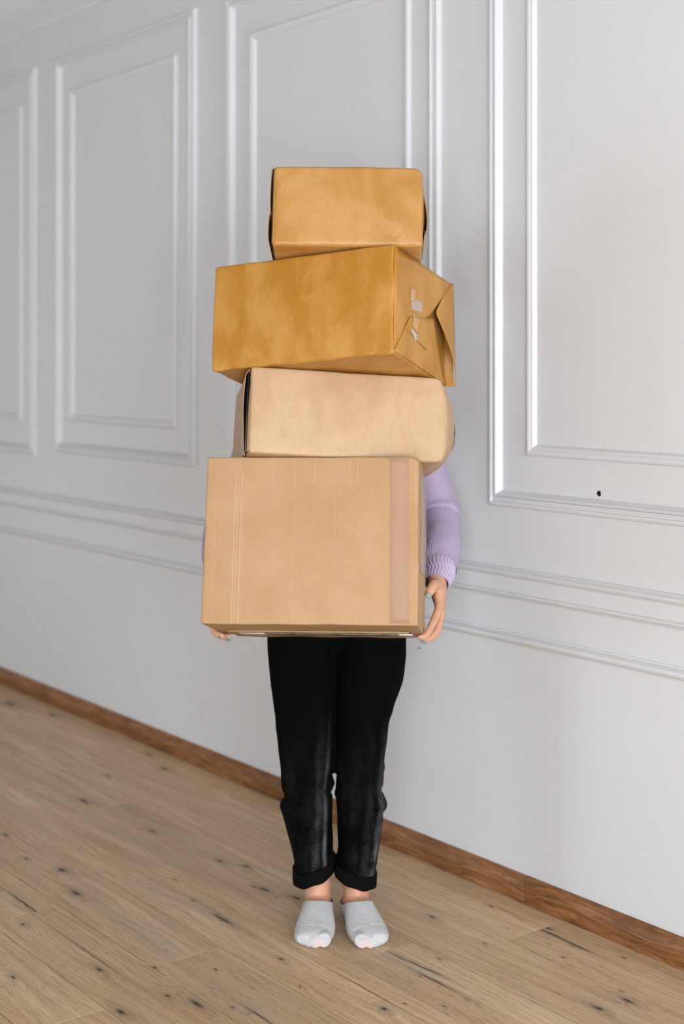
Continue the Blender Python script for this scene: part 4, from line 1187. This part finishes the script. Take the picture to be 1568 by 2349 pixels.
# ---- jumper
torso = loft([(-.0120, 3.492, .80), (-.0120, 3.500, .88), (-.0115, 3.522, .98), (-.0110, 3.562, 1.10), (-.0110, 3.592, 1.22), (-.0110, 3.602, 1.295), (-.0110, 3.604, 1.345), (-.0110, 3.604, 1.368)],
             [.108, .104, .096, .100, .100, .082, .058, .052], [.165, .155, .135, .140, .156, .164, .095, .066], 56, (0, 1, 0))
sl = [tube([S_ * .9 + np.array([-.011, 3.60, 1.27]) * .1, S_, S_ * .7 + E_ * .3], [.060, .060, .052], 12, 24, (0, 1, 0)) for S_, E_ in ((SHR, ELR), (SHL, ELL))]
V, N, F = union([torso[:2]] + sl, .004, 6)
V = V + N * np.array([.0016 * noise.noise(Vector(p) * 14) for p in V])[:, None]
JU = pm('jumper', V, F, M_KNIT_T); tag(JU, 'lilac ribbed knit jumper with long sleeves')
def sleeve(path, radii, fold, side):
    n = 120; C = catmull(path, n); t = np.linspace(0, 1, n + 1)
    R_ = np.interp(t, np.linspace(0, 1, len(radii)), radii)
    def rad(i, ph):
        v = i / n; m = 1.0
        # stacked folds round the elbow and towards the cuff
        m += .016 * math.sin(v * 40 + 1.5 * math.sin(ph + side)) * math.exp(-((v - .62) / .16) ** 2) * (.6 + .4 * math.cos(ph))
        m += .085 * noise.noise(Vector((math.cos(ph) * 1.1, math.sin(ph) * 1.1, v * 6 + side))) + .03 * noise.noise(Vector((math.cos(ph) * 2.2, math.sin(ph) * 2.2, v * 17 + side)))
        if fold:
            fo = fold + .022 * math.cos(ph - 2.4); am = .45 + .55 * math.cos((ph - 3.4) / 2) ** 2
            m += am * (.10 * (smoothstep(fo - .11, fo - .004, v) * smoothstep(fo + .008, fo - .004, v)) - .05 * math.exp(-((v - fo - .010) / .012) ** 2))
        return m
    v, f, uv = loft(C, R_, R_, 72, (0, 1, .3), rad, caps=False)
    me = pm('sleeve', v, f, M_KNIT, JU, True, uv)
    return me
sleeve([(.148, 3.600, 1.290), (.172, 3.598, 1.190), (.199, 3.594, 1.090), (.227, 3.583, 1.010), (.242, 3.562, .955), (.2415, 3.510, .914), (.2385, 3.462, .887), (.2330, 3.418, .862), (.2285, 3.385, .842)],
       [.062, .056, .0505, .0495, .0490, .0480, .0470, .0450, .0410], .50, 1)
sleeve([(-.170, 3.600, 1.290), (-.194, 3.598, 1.190), (-.225, 3.594, 1.090), (-.258, 3.578, 1.010), (-.279, 3.552, .955), (-.288, 3.500, .914), (-.290, 3.462, .880), (-.287, 3.430, .855), (-.282, 3.405, .836)],
       [.062, .056, .0505, .0495, .0490, .0480, .0470, .0440, .0410], None, 5)
def cuff(path, radii):
    n = 30; C = catmull(path, n); t = np.linspace(0, 1, n + 1); R_ = np.interp(t, np.linspace(0, 1, len(radii)), radii)
    def rad(i, ph): return 1 + .030 * math.cos(26 * ph) + .03 * math.sin(2 * ph + 1)
    v, f, uv = loft(C, R_ * 1.06, R_ * .97, 208, (0, 1, .3), rad, caps=False)
    # turn the end inwards so that the knit has thickness
    m = len(v); seg = 208; last = np.array(v[-seg:]); cc = last.mean(0)
    v = list(v) + list(cc + (last - cc) * .93) + list(cc + (last - cc) * .90 + (C[-4] - C[-1]))
    uv = list(uv) + [(k / seg, 1.02) for k in range(seg)] + [(k / seg, 1.1) for k in range(seg)]
    for r_ in range(2):
        a = m - seg + r_ * seg
        for k in range(seg): f.append((a + k, a + (k + 1) % seg, a + seg + (k + 1) % seg, a + seg + k))
    return pm('cuff', v, f, M_CUFF, JU, True, uv)
cuff([(.2290, 3.388, .844), (.2265, 3.370, .832), (.2235, 3.360, .824), (.2200, 3.350, .815)], [.0415, .0390, .0350, .0315])
cuff([(-.2825, 3.408, .838), (-.2805, 3.395, .828), (-.2785, 3.382, .818)], [.0415, .0385, .0360])
